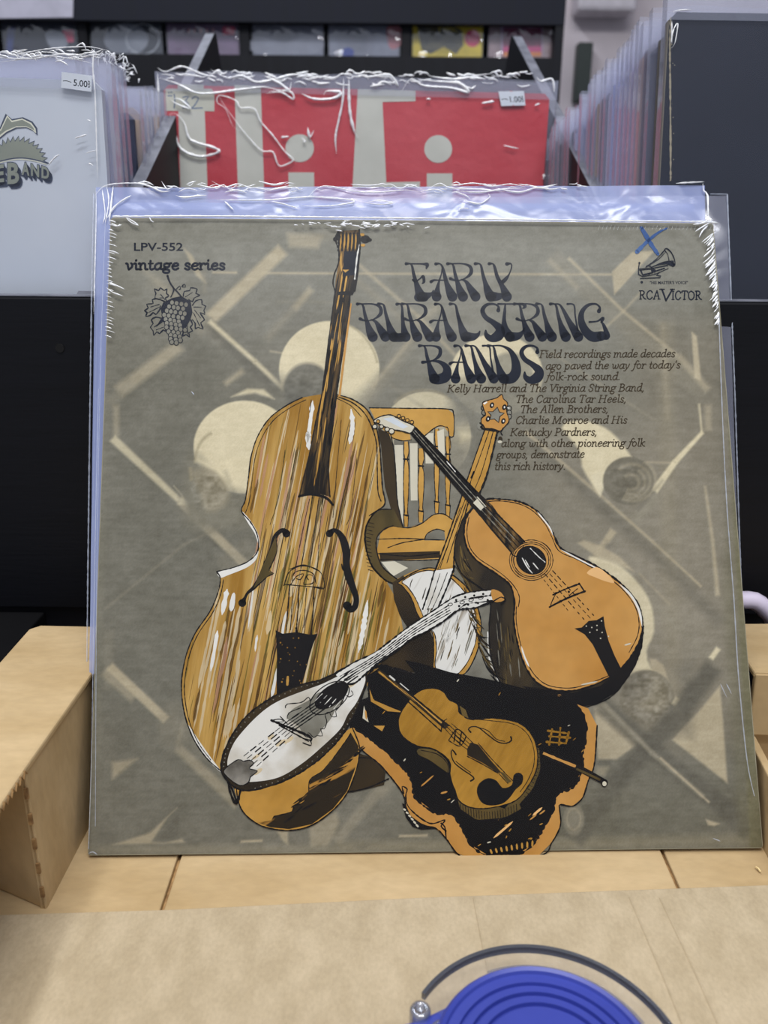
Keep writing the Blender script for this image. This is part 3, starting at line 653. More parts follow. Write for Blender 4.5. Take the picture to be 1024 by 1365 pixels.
for s in (((150,930),(300,925),(420,930),(540,935)), ((150,1015),(330,1030),(510,1012)), ((165,1050),(350,1056),(510,1050)), ((210,980),(300,950),(430,930)), ((240,850),(330,862),(410,836),(480,785),(540,780),(590,812)), ((100,150),(330,153),(560,157),(600,185),(600,318),(575,318)), ((430,315),(500,262),(545,262),(572,300),(575,560)), ((430,925),(445,895),(500,870),(545,882)), ((230,325),(290,345),(350,340))):
    inkline(a, z(*s), 1.4)
done(a, 'chair_drawing')

# ---- double bass
a = art(); z6 = z
a.poly(z((150,270),(215,300),(240,370),(256,560),(264,700),(302,862),(262,830),(225,740),(192,620),(178,480),(170,380)), DBROWN, False)
inkline(a, z((225,300),(245,400),(258,560),(266,700),(300,860)), 1.6)
a.poly(z((245,750),(170,755),(110,785),(76,850),(72,950),(105,1080),(190,1175),(280,1215),(300,1180),(262,1162),(180,1095),(145,1005),(145,920),(190,870),(240,850),(298,862)), OLIVE, False)
body = [(403,530),(383,540),(360,557),(344,581),(335,608),(331,639),(327,667),(322,681),(334,696),(343,713),(344,733),(333,747),(313,756),(289,762),(294,772),(290,792),(280,815),(261,843),(250,868),(244,893),(242,915),(244,940),(250,965),(261,990),(277,1012),(296,1029),(310,1050),(380,1010),(440,960),(505,900),(532,880),(538,842),(535,826),(527,796),(515,775),(496,754),(487,726),(488,702),(499,684),(513,672),(510,650),(508,620),(506,592),(501,568),(489,546),(469,532),(448,526),(425,526)]
a.poly(body, BASS, False)
a.poly(z6((125,775),(85,850),(78,950),(110,1080),(195,1172),(275,1200),(262,1162),(180,1095),(145,1005),(145,920),(190,870),(240,850),(232,762)), OLIVE, False)
bristles(a, body, 130, -.2, 40, 170, 1.2, 4.5, [STREAK_W, STREAK_B, STREAK_W, STREAK_B, STREAK_P], rd)
bristles(a, body, 110, -.2, 30, 150, .5, 1.3, [STREAK_W, STREAK_B, DBROWN, STREAK_G, STREAK_G], rd)
bristles(a, body, 90, -.2, 25, 110, 1.2, 4, [STREAK_G, STREAK_B, STREAK_G, STREAK_W], rd, (370, 720, 540, 900))
bristles(a, body, 40, -.2, 40, 120, 2, 5, [STREAK_W], rd, (244, 770, 330, 980))
bristles(a, body, 16, -.16, 20, 60, 2.5, 6, [WHITE, STREAK_W], rd, (290, 765, 400, 900))
for p in ([(417,534),(414,560),(410,590)], [(468,545),(470,568),(466,592)], [(410,575),(412,600)], [(478,870),(484,840),(490,800)], [(470,900),(480,880)], [(303,785),(296,820)], [(312,790),(308,815)]):
    a.stroke(p, WHITE, 6, taper=True, rough=.3)
for p in ([(344,733),(333,747),(313,756),(291,762),(294,770),(306,766),(330,756),(342,745)], [(322,681),(334,694),(344,712),(346,730),(340,712),(330,696)], [(250,965),(262,992),(278,1014),(296,1030),(280,1008),(266,988)]):
    a.poly(p, WHITE, True, 2)
inkline(a, body[:14], 1.5); inkline(a, body[13:26], 1.6); inkline(a, body[-14:-1], 1.8)
inkline(a, [(x+5, y+3) for x, y in body[0:8]], 1); inkline(a, [(x+4, y+1) for x, y in body[14:25]], 1.2)
inkline(a, [(448,528),(470,537),(486,551),(496,570),(502,592),(503,625),(504,655),(508,668)], 1.5); inkline(a, [(449,531),(468,541),(482,556)], 1)
inkline(a, z6((125,775),(85,850),(78,950),(110,1080),(195,1172),(285,1205)), 1.8); inkline(a, z6((240,850),(190,870),(145,920),(145,1005),(180,1095),(262,1165)), 1.8); inkline(a, z6((100,790),(160,755),(230,752)), 1.5)
for i in range(14):
    t = i/13; p0 = z6((95-20*math.sin(3*t), 830+t*280)); inkline(a, [p0[0], (p0[0][0]+6+3*rd.random(), p0[0][1]+2)], .9)
inkline(a, [(415,533),(413,550)], 1)
for s in ([(380,600),(372,660),(360,700)], [(476,610),(468,680),(462,700)], [(455,560),(448,640),(444,690)], [(395,600),(388,640)]): inkline(a, s, .8)
q = Z(230, 640, 3.2)
for s, w in (((( 585,80),(555,220),(520,400)),1),(((598,60),(575,220),(548,375)),1.2),(((625,75),(605,220),(585,375)),1),(((640,75),(628,220),(618,380)),.8),(((500,450),(492,560),(485,640)),1.6),(((540,450),(535,560),(528,640)),1.6),(((572,460),(565,560),(560,630)),1),(((605,460),(600,560),(592,660)),1.6),(((515,455),(508,560),(503,640)),1)):
    inkline(a, q(*s), w)
for s in (((475,450),(500,390),(560,366),(630,392),(648,460),(600,455)), ((478,445),(560,452),(640,458)), ((510,430),(520,395),(560,385),(600,400),(612,440)), ((505,445),(530,410),(560,400),(545,425),(530,420)), ((560,440),(575,405),(600,410),(598,440),(560,445)), ((570,410),(580,425)), ((500,380),(560,362),(620,385))):
    inkline(a, q(*s), 1.3)
a.poly(q((440,640),(470,655),(530,648),(590,660),(620,655),(600,700),(585,750),(570,810),(550,880),(500,893),(445,915),(444,840),(446,760),(444,700)), INK, False)
for k in range(22): x = rd.uniform(452,580); y = rd.uniform(665,880); a.dot(*q((x,y))[0], rd.uniform(.4,1.1), OCHRE3)
a.stroke(q((492,840),(490,872)), OCHRE, 3, rough=.4)
inkline(a, q((528,632),(530,650)), 3)
# f holes
fh = lambda *p: [(230+x/3.2, 640+y/3.2, r/3.2) for x, y, r in p]
a.stroke(fh((486,228,17),(470,214,10),(448,228,9),(435,250,10),(425,300,13),(405,350,14),(380,410,13),(350,455,9),(322,480,6),(308,505,7),(298,524,17)), INK, step=1.5)
a.poly(q((440,240),(446,300),(430,350),(412,390),(430,398),(400,415),(370,440),(345,462)), OLIVE, False); inkline(a, q((442,245),(446,300),(428,350),(412,385),(432,398),(405,412),(375,440),(330,480)), 1.2)
a.stroke(fh((670,228,16),(690,214,9),(712,228,12),(730,260,16),(742,310,17),(742,360,15),(752,410,17),(770,460,14),(784,505,12),(778,540,13),(760,552,14),(745,535,18)), INK, step=1.5)
inkline(a, q((722,360),(730,385),(740,375)), 2)
# neck and scroll
n5 = Z(380, 290, 3.33)
nk = n5((240,60),(330,55),(334,150),(324,250),(314,325),(292,330),(285,430),(250,640),(228,800),(205,990),(196,1120),(202,1240),(160,1228),(65,1235),(108,1050),(138,900),(165,780),(192,560),(222,330),(225,280),(243,170))
a.poly(nk, FINGER, False)
bristles(a, nk, 60, -.15, 15, 70, 1, 2.6, [INK, INK, DBROWN, OCHRE], rd)
for i in range(6): x = 452+i*5; inkline(a, [(x, 311), (x-.5, 322), (x-1, 334)], 2.6); 
for i in range(5): x = 454.5+i*5; a.stroke([(x, 312), (x, 322), (x-1, 333)], OCHRE, 1.8, taper=True, rough=.3)
a.poly(n5((262,150),(330,150),(318,255),(255,262)), NAVY, False)
a.stroke(n5((250,155),(248,200),(252,240)), OCHRE, 2, taper=True); a.poly(n5((255,232),(285,232),(268,245)), OCHRE, False)
a.poly(n5((232,330),(310,325),(300,345),(232,345)), INK, False)
a.dot(450.5, 316, 4, INK); a.dot(447, 319, 3, INK); a.dot(487, 319, 6.5, INK, 5.5); a.dot(492, 320, 4, INK, 2.5); a.dot(483, 313, 3, OCHRE, 2); a.dot(484, 327, 3, OCHRE, 2)
a.stroke([(480,325),(477,337),(475,352),(473,372)], WHITE, 1.8, rough=.5); a.stroke([(449,325),(451,331)], WHITE, 2)
inkline(a, [(452,308),(449,312),(448,322),(452,335),(451,352),(446,365),(444,378),(447,388)], 2); inkline(a, [(479,306),(480,330),(477,362),(473,388)], 2)
inkline(a, n5((222,330),(192,560),(165,780)), 1.6); inkline(a, n5((290,330),(282,430),(250,640),(228,800),(205,990),(192,1110),(200,1240)), 1.6)
inkline(a, n5((165,780),(138,900),(108,1050),(65,1235)), 1.4); a.stroke(n5((62,1238,5),(110,1228,6),(160,1236,6),(190,1250,6),(212,1275,5)), INK, step=2)
for s in (((150,1000),(100,1200)), ((170,1000),(150,1220)), ((190,860),(180,1225)), ((140,1100),(130,1220))): inkline(a, n5(*s), .9, m=DBROWN)
a.poly([(451,530),(454,528),(460,478),(469,405),(467.5,404),(459,462)], OCHRE2, False)
done(a, 'double_bass_drawing')

# ---- banjo
a = art(); c3 = Z(450, 740, 4.096)
a.poly(c3((300,150),(360,110),(460,300),(540,500),(525,650),(400,640),(230,600),(300,500),(385,400),(340,330),(308,240)), DBROWN, False)
a.poly(c3((760,280),(840,270),(830,500),(900,720),(760,690),(640,660),(740,560),(780,430)), GREY, False); a.poly(c3((700,150),(640,60),(760,150),(850,200),(700,215)), SIDE, False)
a.stroke(c3((820,420),(828,560),(860,650),(900,715)), WHITE, 1.8, rough=.3)
rim = c3((330,150),(430,88),(510,70),(610,98),(700,170),(755,260),(784,370),(775,480),(740,580),(690,650),(600,665),(525,640),(525,560),(520,430),(480,380),(440,330),(400,230),(350,165))
a.poly(rim, OCHRE, False); inkline(a, rim, 1.6, True)
head = c3((352,145),(430,98),(505,84),(600,112),(680,185),(735,265),(760,370),(752,480),(712,580),(660,645),(600,650),(545,640),(532,590),(540,520),(530,430),(490,388),(462,320),(425,235),(380,170))
a.poly(head, DRUM, False); inkline(a, head, 1.2, True)
bristles(a, head, 26, -.32, 10, 45, .8, 2.2, [DBROWN, OLIVE, GREY], rd); bristles(a, head, 24, -.32, 12, 50, 1, 3.5, [WHITE], rd)
nkb = z6((785,280),(700,520),(650,665),(600,800),(550,950),(500,1110)) + c3((500,150),(465,300)) + c3((550,290),(600,160),(640,60)) + z6((606,1090),(615,1000),(640,890),(700,740),(750,670),(800,540),(865,290))
a.poly(nkb[:6] + nkb[10:], OCHRE, False)
a.poly(c3((530,85),(480,290),(552,290),(640,70)), PEARL, False)
for s, w in ((((785,280),(700,520),(650,665)),1.8), (((860,290),(800,540),(748,672)),2.6), (((650,670),(560,930),(490,1115)),2), (((690,700),(640,890),(606,1010),(600,1120)),2.2), (((810,290),(735,500),(680,640)),1.1), (((835,290),(770,520),(715,655)),1.1), (((670,690),(590,900),(520,1100)),1.1), (((680,700),(620,880),(560,1070)),1.1), (((640,740),(560,980),(505,1110)),.9)):
    inkline(a, z6(*s), w)
for s, w in ((((530,85),(500,190),(465,295)),2.2), (((640,60),(600,170),(545,295)),2.4), (((560,100),(525,210),(490,300)),1), (((600,95),(560,200),(515,300)),1)): inkline(a, c3(*s), w)
a.stroke(z6((720,530),(705,565)), INK, 2.4); a.stroke(z6((700,590),(692,640)), INK, 1.6)
h3 = Z(640, 510, 15.17)
a.dot(*h3((0,880))[0], 4, GREY, 5); a.dot(*h3((410,1150))[0], 3, DBROWN, 4); a.dot(*h3((400,1200))[0], 3, CREAM, 2)
for x, y in ((70,510),(80,610),(590,520),(590,610),(585,690)): a.dot(*h3((x,y))[0], 3.2, GREY); a.oval(*h3((x,y))[0], 3.2, 3.2, INK, 1.1)
hd = h3((440,240),(470,330),(540,390),(560,450),(530,520),(545,620),(580,720),(580,800),(530,860),(470,920),(385,990),(80,945),(28,830),(30,720),(110,660),(90,580),(60,500),(50,410),(130,370),(240,340),(340,310))
a.poly(hd, OCHRE2, False); inkline(a, hd, 1.4, True, m=INK)
a.poly(h3((60,420),(130,385),(150,400),(90,450)), WHITE, False); a.poly(h3((540,500),(600,510),(590,540)), WHITE, False)
star = h3((350,500),(390,600),(490,620),(400,690),(375,810),(290,740),(200,750),(220,660),(150,590),(260,590)); a.poly(star, GREY, False); inkline(a, star, 1.5, True, smooth=False)
for x, y in ((240,460),(160,735),(490,500),(470,780)): a.dot(*h3((x,y))[0], 2.9, INK, 4, .35); a.dot(*h3((x+4,y))[0], 1, PEARL, 1.5)
inkline(a, h3((20,900),(80,940),(230,950),(380,990)), 3)
inkline(a, h3((0,820),(60,870),(100,930)), 2); inkline(a, h3((470,920),(420,1010),(450,1060)), 1.5)
done(a, 'banjo_drawing')

# ---- guitar
a = art(); g7 = Z(600, 640, 3.793)
side = g7((118,135),(70,190),(45,250),(25,320),(25,400),(65,480),(140,535),(195,580),(205,640),(198,730),(200,840),(220,940),(265,1040),(340,1075),(450,1100),(560,1125),(650,1150),(740,1130),(830,1080),(920,960),(965,850),(978,740),(960,640),(700,500),(300,200))
a.poly(side, SIDE, False)
a.poly(g7((360,1040),(620,1075),(760,1040),(850,970),(930,880),(972,770),(970,840),(925,960),(840,1072),(742,1132),(648,1148),(560,1120),(440,1090)), INK, False)
for k in range(46):
    t = k/45; x0, y0 = 40+175*t*t+rd.uniform(-8,14), 330+700*t; a.stroke(g7((x0+14,y0),(x0+30+20*t,y0+rd.uniform(30,80)),(x0+60+55*t,y0+rd.uniform(60,130))), rd.choice((INK, INK, OLIVE, DBROWN)), rd.uniform(.7,2), taper=True, rough=.5)
for k in range(30):
    x0 = rd.uniform(215,330); y0 = rd.uniform(640,1010); s_ = .25*(y0-600)/4; a.stroke(g7((min(x0+s_,400),y0),(min(x0+s_+8,410),y0+rd.uniform(40,110))), rd.choice((INK, INK, OLIVE, GREY)), rd.uniform(.6,1.5), taper=True, rough=.5)
inkline(a, side[:14], 1.8); inkline(a, side[13:22], 1.6, rough=.6)
face = g7((180,100),(250,97),(350,110),(430,150),(490,215),(525,280),(560,345),(650,390),(760,447),(850,512),(910,570),(955,640),(972,720),(965,790),(922,880),(850,965),(740,1030),(620,1065),(500,1055),(425,1010),(375,930),(345,840),(322,720),(325,620),(308,540),(260,492),(200,452),(130,402),(85,340),(70,265),(82,190),(115,145))
a.poly(face, OCHRE2, True)
inkline(a, face, 2.4, True, .5)
inkline(a, g7((185,110),(250,106),(345,120),(420,158),(480,222),(515,290),(552,360),(645,403),(750,462),(838,522),(896,580),(940,650),(955,725),(945,792),(905,870)), 1.2)
inkline(a, g7((95,190),(85,262),(98,335),(140,392),(210,440),(270,482),(322,535),(350,590),(345,640)), 1.2); inkline(a, g7((335,640),(335,720),(357,832),(388,920),(436,995),(505,1040),(620,1050),(735,1015),(810,985)), 1.2)
a.stroke(g7((360,840),(375,890),(400,945)), WHITE, 2.2, taper=True); a.stroke(g7((560,352),(650,400),(765,458)), WHITE, 1.8, taper=True); a.stroke(g7((855,525),(915,585),(955,660),(970,740)), WHITE, 3, taper=True); a.stroke(g7((440,160),(500,235),(520,280)), WHITE, 1.8, taper=True)
a.poly(g7((690,470),(740,440),(800,480),(830,520),(780,510),(730,490)), P_('pale_ochre_wash', (206,164,110), rough=.6), True); a.stroke(g7((660,1035),(745,1018)), CREAM, 2, taper=True); a.stroke(g7((880,835),(915,825)), CREAM, 2, taper=True)
cx, cy = g7((410,405))[0]; a.dot(cx, cy, 21, INK, 18.5, .6, 28)
for r in (23.5, 26, 29): a.oval(cx, cy, r, r*.93, INK, 1.1, rough=.5)
for s in (((365,395),(390,440),(415,470)), ((405,345),(450,390),(480,415)), ((380,405),(400,440)), ((420,420),(445,450))): a.stroke(g7(*s), WHITE, 1.2, rough=.5)
fb = z6((330,290),(490,480),(650,670),(700,720)) + g7((200,245),(310,372),(380,310),(250,180)) + z6((830,730),(750,655),(590,490),(378,265))
a.poly(fb, FINGER, False); a.poly(z6((330,290),(378,265),(500,390),(660,560),(740,650),(700,700),(590,590),(450,430)), INK, False)
for k in range(5):
    t = k/4; p0 = z6((338+34*t, 288-20*t))[0]; p1 = z6((655+85*t, 668-10*t))[0]; p2 = g7((312+64*t, 368-56*t))[0]
    inkline(a, [p0, p1, p2], 2 if k in (0, 4) else 1.2)
for o in (.3, .62): 
    p0 = z6((338+34*o, 285-20*o))[0]; p1 = z6((655+85*o, 665-10*o))[0]; p2 = g7((290+60*o, 330-50*o))[0]; a.stroke([p0, p1, p2], GREY, 1.1, rough=.7)
a.stroke(z6((560,470),(610,530)), WHITE, 1.1, rough=.6); a.stroke(z6((740,680),(790,735)), CREAM, 1.4, rough=.5); a.poly(z6((715,715),(740,690),(780,740),(760,760)), CREAM, False)
inkline(a, g7((308,372),(340,385),(372,330)), 1.5)
ph = z6((125,230),(160,205),(225,193),(290,225),(368,262),(345,300),(290,288),(220,275),(165,250)); a.poly(ph, CREAM, False); a.poly(z6((180,215),(235,205),(330,262),(300,275)), P_('pale_blue_grey_wash', (186,192,196), rough=.6), False); inkline(a, ph, 1.6, True)
for x, y, r in ((132,262,3),(152,232,2.4),(172,262,2.6),(205,278,3),(232,290,3.6),(275,200,2.4),(300,212,2.4),(325,225,2.4),(352,236,2.4)):
    px_, py_ = z6((x,y))[0]; a.dot(px_, py_, r, CREAM if y > 240 else OCHRE); a.oval(px_, py_, r, r*.95, INK, 1.2)
for k, (x0, y0, x1, y1) in enumerate(((455,480,600,665),(475,470,690,720),(500,470,715,705),(515,455,740,700))):
    for j in range(9):
        t0, t1 = j/9+.015, (j+.72)/9
        if j > 5 and k % 2: t1 = t0+.03
        a.stroke(g7((x0+(x1-x0)*t0, y0+(y1-y0)*t0), (x0+(x1-x0)*t1, y0+(y1-y0)*t1)), INK, 1.3 if k in (1, 3) else .9, smooth=False)
for s, w in ((((503,642),(560,612),(620,585),(682,562)),2.4), (((520,580),(585,550),(652,525)),2), (((535,572),(512,620),(508,640)),1.4), (((652,522),(680,565)),2), (((645,548),(600,585)),1)): inkline(a, g7(*s), w)
for p in ((652,525),(535,572),(600,565)): a.dot(*g7(p)[0], 1.6, INK)
tp = g7((628,750),(665,745),(700,712),(740,708),(775,688),(782,740),(800,810),(830,885),(860,945),(900,990),(850,1020),(800,990),(760,910),(720,830),(680,780)); a.poly(tp, INK, False)
for x, y in ((688,738),(716,745),(742,735),(765,712),(706,770),(742,758),(768,770),(760,800),(800,790)): a.dot(*g7((x,y))[0], .9, CREAM)
inkline(a, g7((735,850),(820,1000)), 1.2)
done(a, 'guitar_drawing')

# ---- violin case and violin
a = art(); v4 = Z(450, 870, 2.695)
a.poly([(479,1004),(500,1011),(514,1030),(512,1046),(470,1056),(462,1056)], DBROWN, False); inkline(a, [(462,1056),(490,1050),(518,1038)], 2); inkline(a, [(470,1010),(500,1012),(520,1030)], 1.4)
case = v4((110,120),(130,80),(200,70),(480,95),(640,150),(800,150),(860,185),(900,200),(932,262),(922,400),(900,460),(880,520),(845,550),(800,545),(797,560),(800,620),(770,680),(722,728),(480,737),(430,720),(392,670),(352,630),(290,618),(250,580),(240,520),(210,470),(150,400),(80,340),(48,265),(40,220),(70,180),(120,160))
a.poly(case, OCHRE2, False)
inkline(a, case[8:], 1.8)
blk = v4((112,80),(160,48),(250,70),(340,82),(480,92),(560,108),(640,145),(760,148),(830,165),(862,195),(888,240),(892,300),(880,360),(880,410),(850,480),(800,500),(782,520),(772,570),(750,610),(700,690),(640,725),(540,727),(480,690),(430,600),(400,575),(350,575),(280,520),(258,440),(180,362),(100,296),(45,262),(38,215),(60,180),(110,165))
a.poly(blk, CASEK, False); inkline(a, blk, 3, True, .9)
a.poly([(540,880),(560,884),(600,896),(650,905),(700,918),(735,920),(700,935),(640,925),(560,905)], CASEK, False)
a.poly(v4((115,130),(130,170),(200,200),(240,215),(180,210),(120,175)), OCHRE, False); a.poly(v4((95,190),(112,250),(90,235)), CREAM, False); a.poly(v4((130,262),(170,262),(160,282)), OCHRE, False)
a.poly(v4((232,540),(245,590),(270,625),(300,635),(352,632),(300,612),(262,585),(245,545)), INK, False)
for k in range(6): a.stroke(v4((236+k*9,560+k*11),(246+k*9,566+k*12)), CREAM, 2.4, taper=True)
inkline(a, v4((238,505),(232,480),(250,490),(245,515),(260,560),(330,612),(385,600),(372,622),(390,640)), 1.8); inkline(a, v4((372,612),(385,625),(390,665)), 2)
for k in range(60):
    x, y = rd.uniform(70,880), rd.uniform(60,720)
    if inside(blk, *v4((x,y))[0]): a.stroke(v4((x,y),(x+rd.uniform(3,14),y+rd.uniform(-12,-3))), rd.choice((OCHRE, OCHRE3, OCHRE3, CREAM)), rd.uniform(.7,1.8), taper=True)
for s, w in ((((300,480),(345,440)),2), (((370,505),(395,498)),2.5), (((560,665),(630,605)),3), (((700,585),(735,555)),3), (((690,600),(715,580)),2), (((725,580),(745,565)),2), (((100,205),(104,240)),2.5)): a.stroke(v4(*s), OCHRE2 if w != 3 else P_('pale_orange_mark', (214,170,110)), w, taper=True)
for s in (((755,280),(830,290)), ((760,300),(835,305)), ((750,320),(815,325)), ((770,275),(760,330)), ((800,270),(795,330)), ((830,285),(820,325))): a.stroke(v4(*s), OCHRE3, 2.6, rough=.5)
for k in range(9): a.stroke(v4((555+k*18, 722-k*3),(548+k*19,705-k*4)), OCHRE, 2.6, taper=True)
done(a, 'violin_case_drawing')
a = art()
ribs = v4((700,330),(725,345),(728,420),(700,490),(655,545),(660,560),(600,592),(500,600),(440,560),(425,500),(600,560),(700,440)); a.poly(ribs, OLIVE, False); inkline(a, ribs[:10], 1.4)
for k in range(22): x = 440+k*9.6; y = 550+28*math.sin(k/21*3.1); inkline(a, v4((x, y-8), (x+2, y+22)), .9)
for k in range(14): y = 345+k*13; inkline(a, v4((712-k*k*.25, y), (730-k*k*.3, y+6)), .9)
vb = v4((290,140),(340,127),(380,140),(400,168),(432,186),(440,218),(490,238),(560,235),(640,248),(688,282),(715,340),(716,410),(690,470),(640,530),(560,555),(490,558),(440,535),(420,490),(404,440),(402,390),(350,348),(280,332),(228,292),(220,235),(250,180))
a.poly(vb, OCHRE3, True); inkline(a, vb, 1.6, True); inkline(a, v4((460,235),(540,243),(630,256),(680,290),(704,345),(704,405),(682,460),(655,500)), 1)
a.poly(v4((290,345),(345,350),(392,388),(400,430),(380,420),(330,385),(290,365)), OLIVE, True); inkline(a, v4((300,350),(360,365),(395,400),(395,440)), 1.2); inkline(a, v4((432,186),(455,200),(458,232),(490,240)), 1.6); a.poly(v4((438,190),(460,205),(470,235),(448,225)), OLIVE, False)
inkline(a, v4((404,440),(390,450),(395,475),(415,480)), 1.4)
a.stroke(v4((150,68,7),(270,165,9),(385,262,11)), DBROWN); a.stroke(v4((150,70),(270,165),(372,250)), OCHRE, 2.4, rough=.3)
inkline(a, v4((190,88),(300,180),(400,262)), 1.8); inkline(a, v4((160,95),(270,190),(372,282)), 1.8); inkline(a, v4((175,85),(280,175),(385,270)), 1)
a.stroke(v4((188,84),(205,98)), WHITE, 2.2); a.stroke(v4((225,110),(255,135)), WHITE, 1.2)
inkline(a, v4((372,284),(378,250),(392,238)), 1.3)
for k in range(4): inkline(a, v4((385+k*8, 272-k*6), (430+k*9, 320-k*8), (470+k*6, 350-k*8)), .9)
for s in (((400,312),(430,275),(460,298)), ((400,316),(440,335),(462,300)), ((412,285),(450,318)), ((408,300),(445,330)), ((425,275),(418,320)), ((445,285),(438,330))): inkline(a, v4(*s), 1.5)
a.poly(v4((478,322),(505,330),(545,380),(590,432),(575,430),(520,395),(466,368),(465,345)), DBROWN, False); inkline(a, v4((505,325),(550,378),(600,430)), 1.2); inkline(a, v4((466,372),(520,400),(575,432)), 1.4)
a.poly(v4((580,425),(595,430),(625,462),(612,468)), OLIVE, False); inkline(a, v4((578,432),(612,470)), 1); inkline(a, v4((596,428),(630,460)), 1)
chn = v4((500,500),(508,470),(540,450),(572,460),(592,485),(625,475),(632,440),(650,430),(666,442),(662,470),(640,490),(618,520),(590,542),(545,548),(515,535)); a.poly(chn, INK, True)
for s in (((478,285,3),(470,275,2.5),(480,266,2),(505,268,2),(540,295,2.2),(575,320,2.2),(605,325,2.2),(624,315,3),(622,302,3)), ((505,268),(540,280),(570,310),(600,318)), ((425,365,3),(412,348,2.5),(408,365,2),(420,395,2.2),(450,420,2.2),(480,440,2.2),(490,452,3),(478,460,3)), ((425,390),(450,410),(478,430))):
    a.stroke(v4(*s), INK, 1.1)
bw = v4((735,362),(860,412),(960,465)); a.stroke([(bw[0][0],bw[0][1],4.4),(bw[1][0],bw[1][1],4.4),(bw[2][0],bw[2][1],3.8)], INK); a.stroke(v4((738,360),(800,386),(855,408)), OCHRE2, 3.6, rough=.2, cap=False); a.stroke(v4((860,418),(900,436),(940,455)), OLIVE, 3); a.dot(*v4((958,470))[0], 3.2, CREAM, 3.6); a.oval(*v4((958,470))[0], 3.4, 3.8, INK, 1.1)
done(a, 'violin_drawing')

# ---- mandolin
a = art(); m2 = Z(280, 840, 4.267)
bowl = m2((150,890),(160,960),(185,1025),(240,1080),(320,1120),(450,1137),(580,1108),(700,1022),(780,925),(830,800),(850,700),(845,640),(810,555),(700,640),(500,800),(300,880))
a.poly(bowl, OCHRE, True); inkline(a, bowl[:13], 1.6)
a.poly(m2((800,580),(740,680),(690,740),(640,800),(570,850),(560,930),(530,980),(475,1000),(468,1030),(400,1050),(360,1060),(350,1080),(270,1092),(345,1120),(450,1130),(580,1102),(700,1015),(780,915),(835,760),(845,660)), HATCH, False)
inkline(a, m2((800,590),(700,730),(640,800),(570,850),(560,930),(530,980),(475,1000),(468,1030),(365,1058)), 1.5)
for k in range(34):
    t = rd.random(); x = 400+390*t+rd.uniform(-40,40); y = 1090-430*t+rd.uniform(-10,60)
    a.stroke(m2((x,y),(x+rd.uniform(50,90),y-rd.uniform(30,60))), rd.choice((INK, DBROWN)), rd.uniform(1.2,2.8), taper=True, rough=.5)
outer = m2((65,790),(78,700),(140,575),(230,468),(375,370),(500,315),(620,285),(700,250),(790,205),(860,220),(895,270),(860,390),(795,530),(700,660),(560,780),(400,865),(250,908),(160,902),(90,845))
a.poly(outer, DBROWN, True); inkline(a, outer, 2.2, True, .5)
face = m2((100,765),(130,655),(200,560),(300,462),(400,398),(540,342),(640,305),(760,250),(860,240),(885,282),(840,400),(785,478),(742,560),(640,660),(520,760),(385,838),(220,862),(150,840))
a.poly(face, PEARL, True)
for k in range(30):
    x = rd.uniform(120,840); y = 820-.72*x+rd.uniform(-60,90)+90; p = m2((x,y))[0]
    if inside(face, *p): a.dot(*p, rd.uniform(3,8), rd.choice((STREAK_W, WHITE, PEARL)), rd.uniform(2,4), -.6)
for k in range(46):                               # beaded rim
    t = k/45
    for seg in (outer[0:7], outer[11:17]):
        f = t*(len(seg)-1); i = min(int(f), len(seg)-2); f -= i; x = seg[i][0]*(1-f)+seg[i+1][0]*f; y = seg[i][1]*(1-f)+seg[i+1][1]*f
        cxm, cym = 390, 985; d = math.hypot(x-cxm, y-cym); x -= (x-cxm)/d*3; y -= (y-cym)/d*3
        if k % 2: a.dot(x, y, .8, GREY)
inkline(a, [(305,1043),(307,1055),(315,1071),(321,1053)], 3.5); a.stroke([(300,1034),(310,1052),(316,1070)], INK, 2.5)
neck = [(447,899),(470,884),(499,870),(522,853),(548,833),(567,821),(582,811),(597,801),(610,794),(630,789),(657,787),(664,793),(658,801),(634,810),(612,813),(598,823),(587,831),(568,842),(548,852),(530,866),(511,879),(492,894),(474,910),(462,912)]
a.poly(neck, WHITE, False); inkline(a, neck[:12], 1.9, rough=.6); inkline(a, neck[12:], 2.6, rough=.6)
for o in (.25, .45, .65, .85):
    pts = [(450+14*o, 899+10*o), (499+8*o, 871+10*o), (548+4*o, 834+14*o), (597+4*o, 803+16*o)]; inkline(a, pts, 1.2, rough=.6)
for s_ in ([(606,803),(620,799),(632,797),(645,795),(658,793)], [(612,812),(622,805),(640,803),(660,800)]): inkline(a, s_, 1.8, rough=.9)
for x, y in ((608,800),(620,796),(632,794),(644,792),(655,791),(612,808),(624,806),(637,804),(650,800)): a.dot(x, y, 1.6, INK)
for x, y in ((600,806),(616,803),(628,800),(641,797)): a.oval(x, y, 3.2, 1.8, INK, 1, -.3)
a.poly([(655,786),(668,790),(672,800),(658,802)], OCHRE2, True); inkline(a, [(657,802),(668,796),(674,800),(668,805)], 1.8)
pg = m2((440,500),(470,450),(560,400),(640,350),(760,400),(720,440),(690,500),(640,560),(600,605),(540,600),(500,540)); a.poly(pg, GREY, True)
for s in (((430,440),(440,420),(520,410),(560,380),(570,400)), ((805,345),(815,365),(790,380),(770,370),(740,430),(715,460),(720,490),(690,490),(680,465),(655,480),(665,520),(650,560),(630,560),(640,600),(610,598),(590,610),(560,580),(555,610),(530,590)), ((360,510),(400,505),(420,520),(355,520)), ((400,490),(440,530)), ((440,500),(450,470),(520,440))): inkline(a, m2(*s), 1.2)
a.dot(*m2((692,372))[0], 26, INK, 13, -.62, 26); a.oval(*m2((680,385))[0], 30, 17, INK, 1.4, -.62)
for k in range(5): a.stroke(m2((600+k*26,400+k*12),(640+k*26,360+k*10)), WHITE, .9, rough=.6)
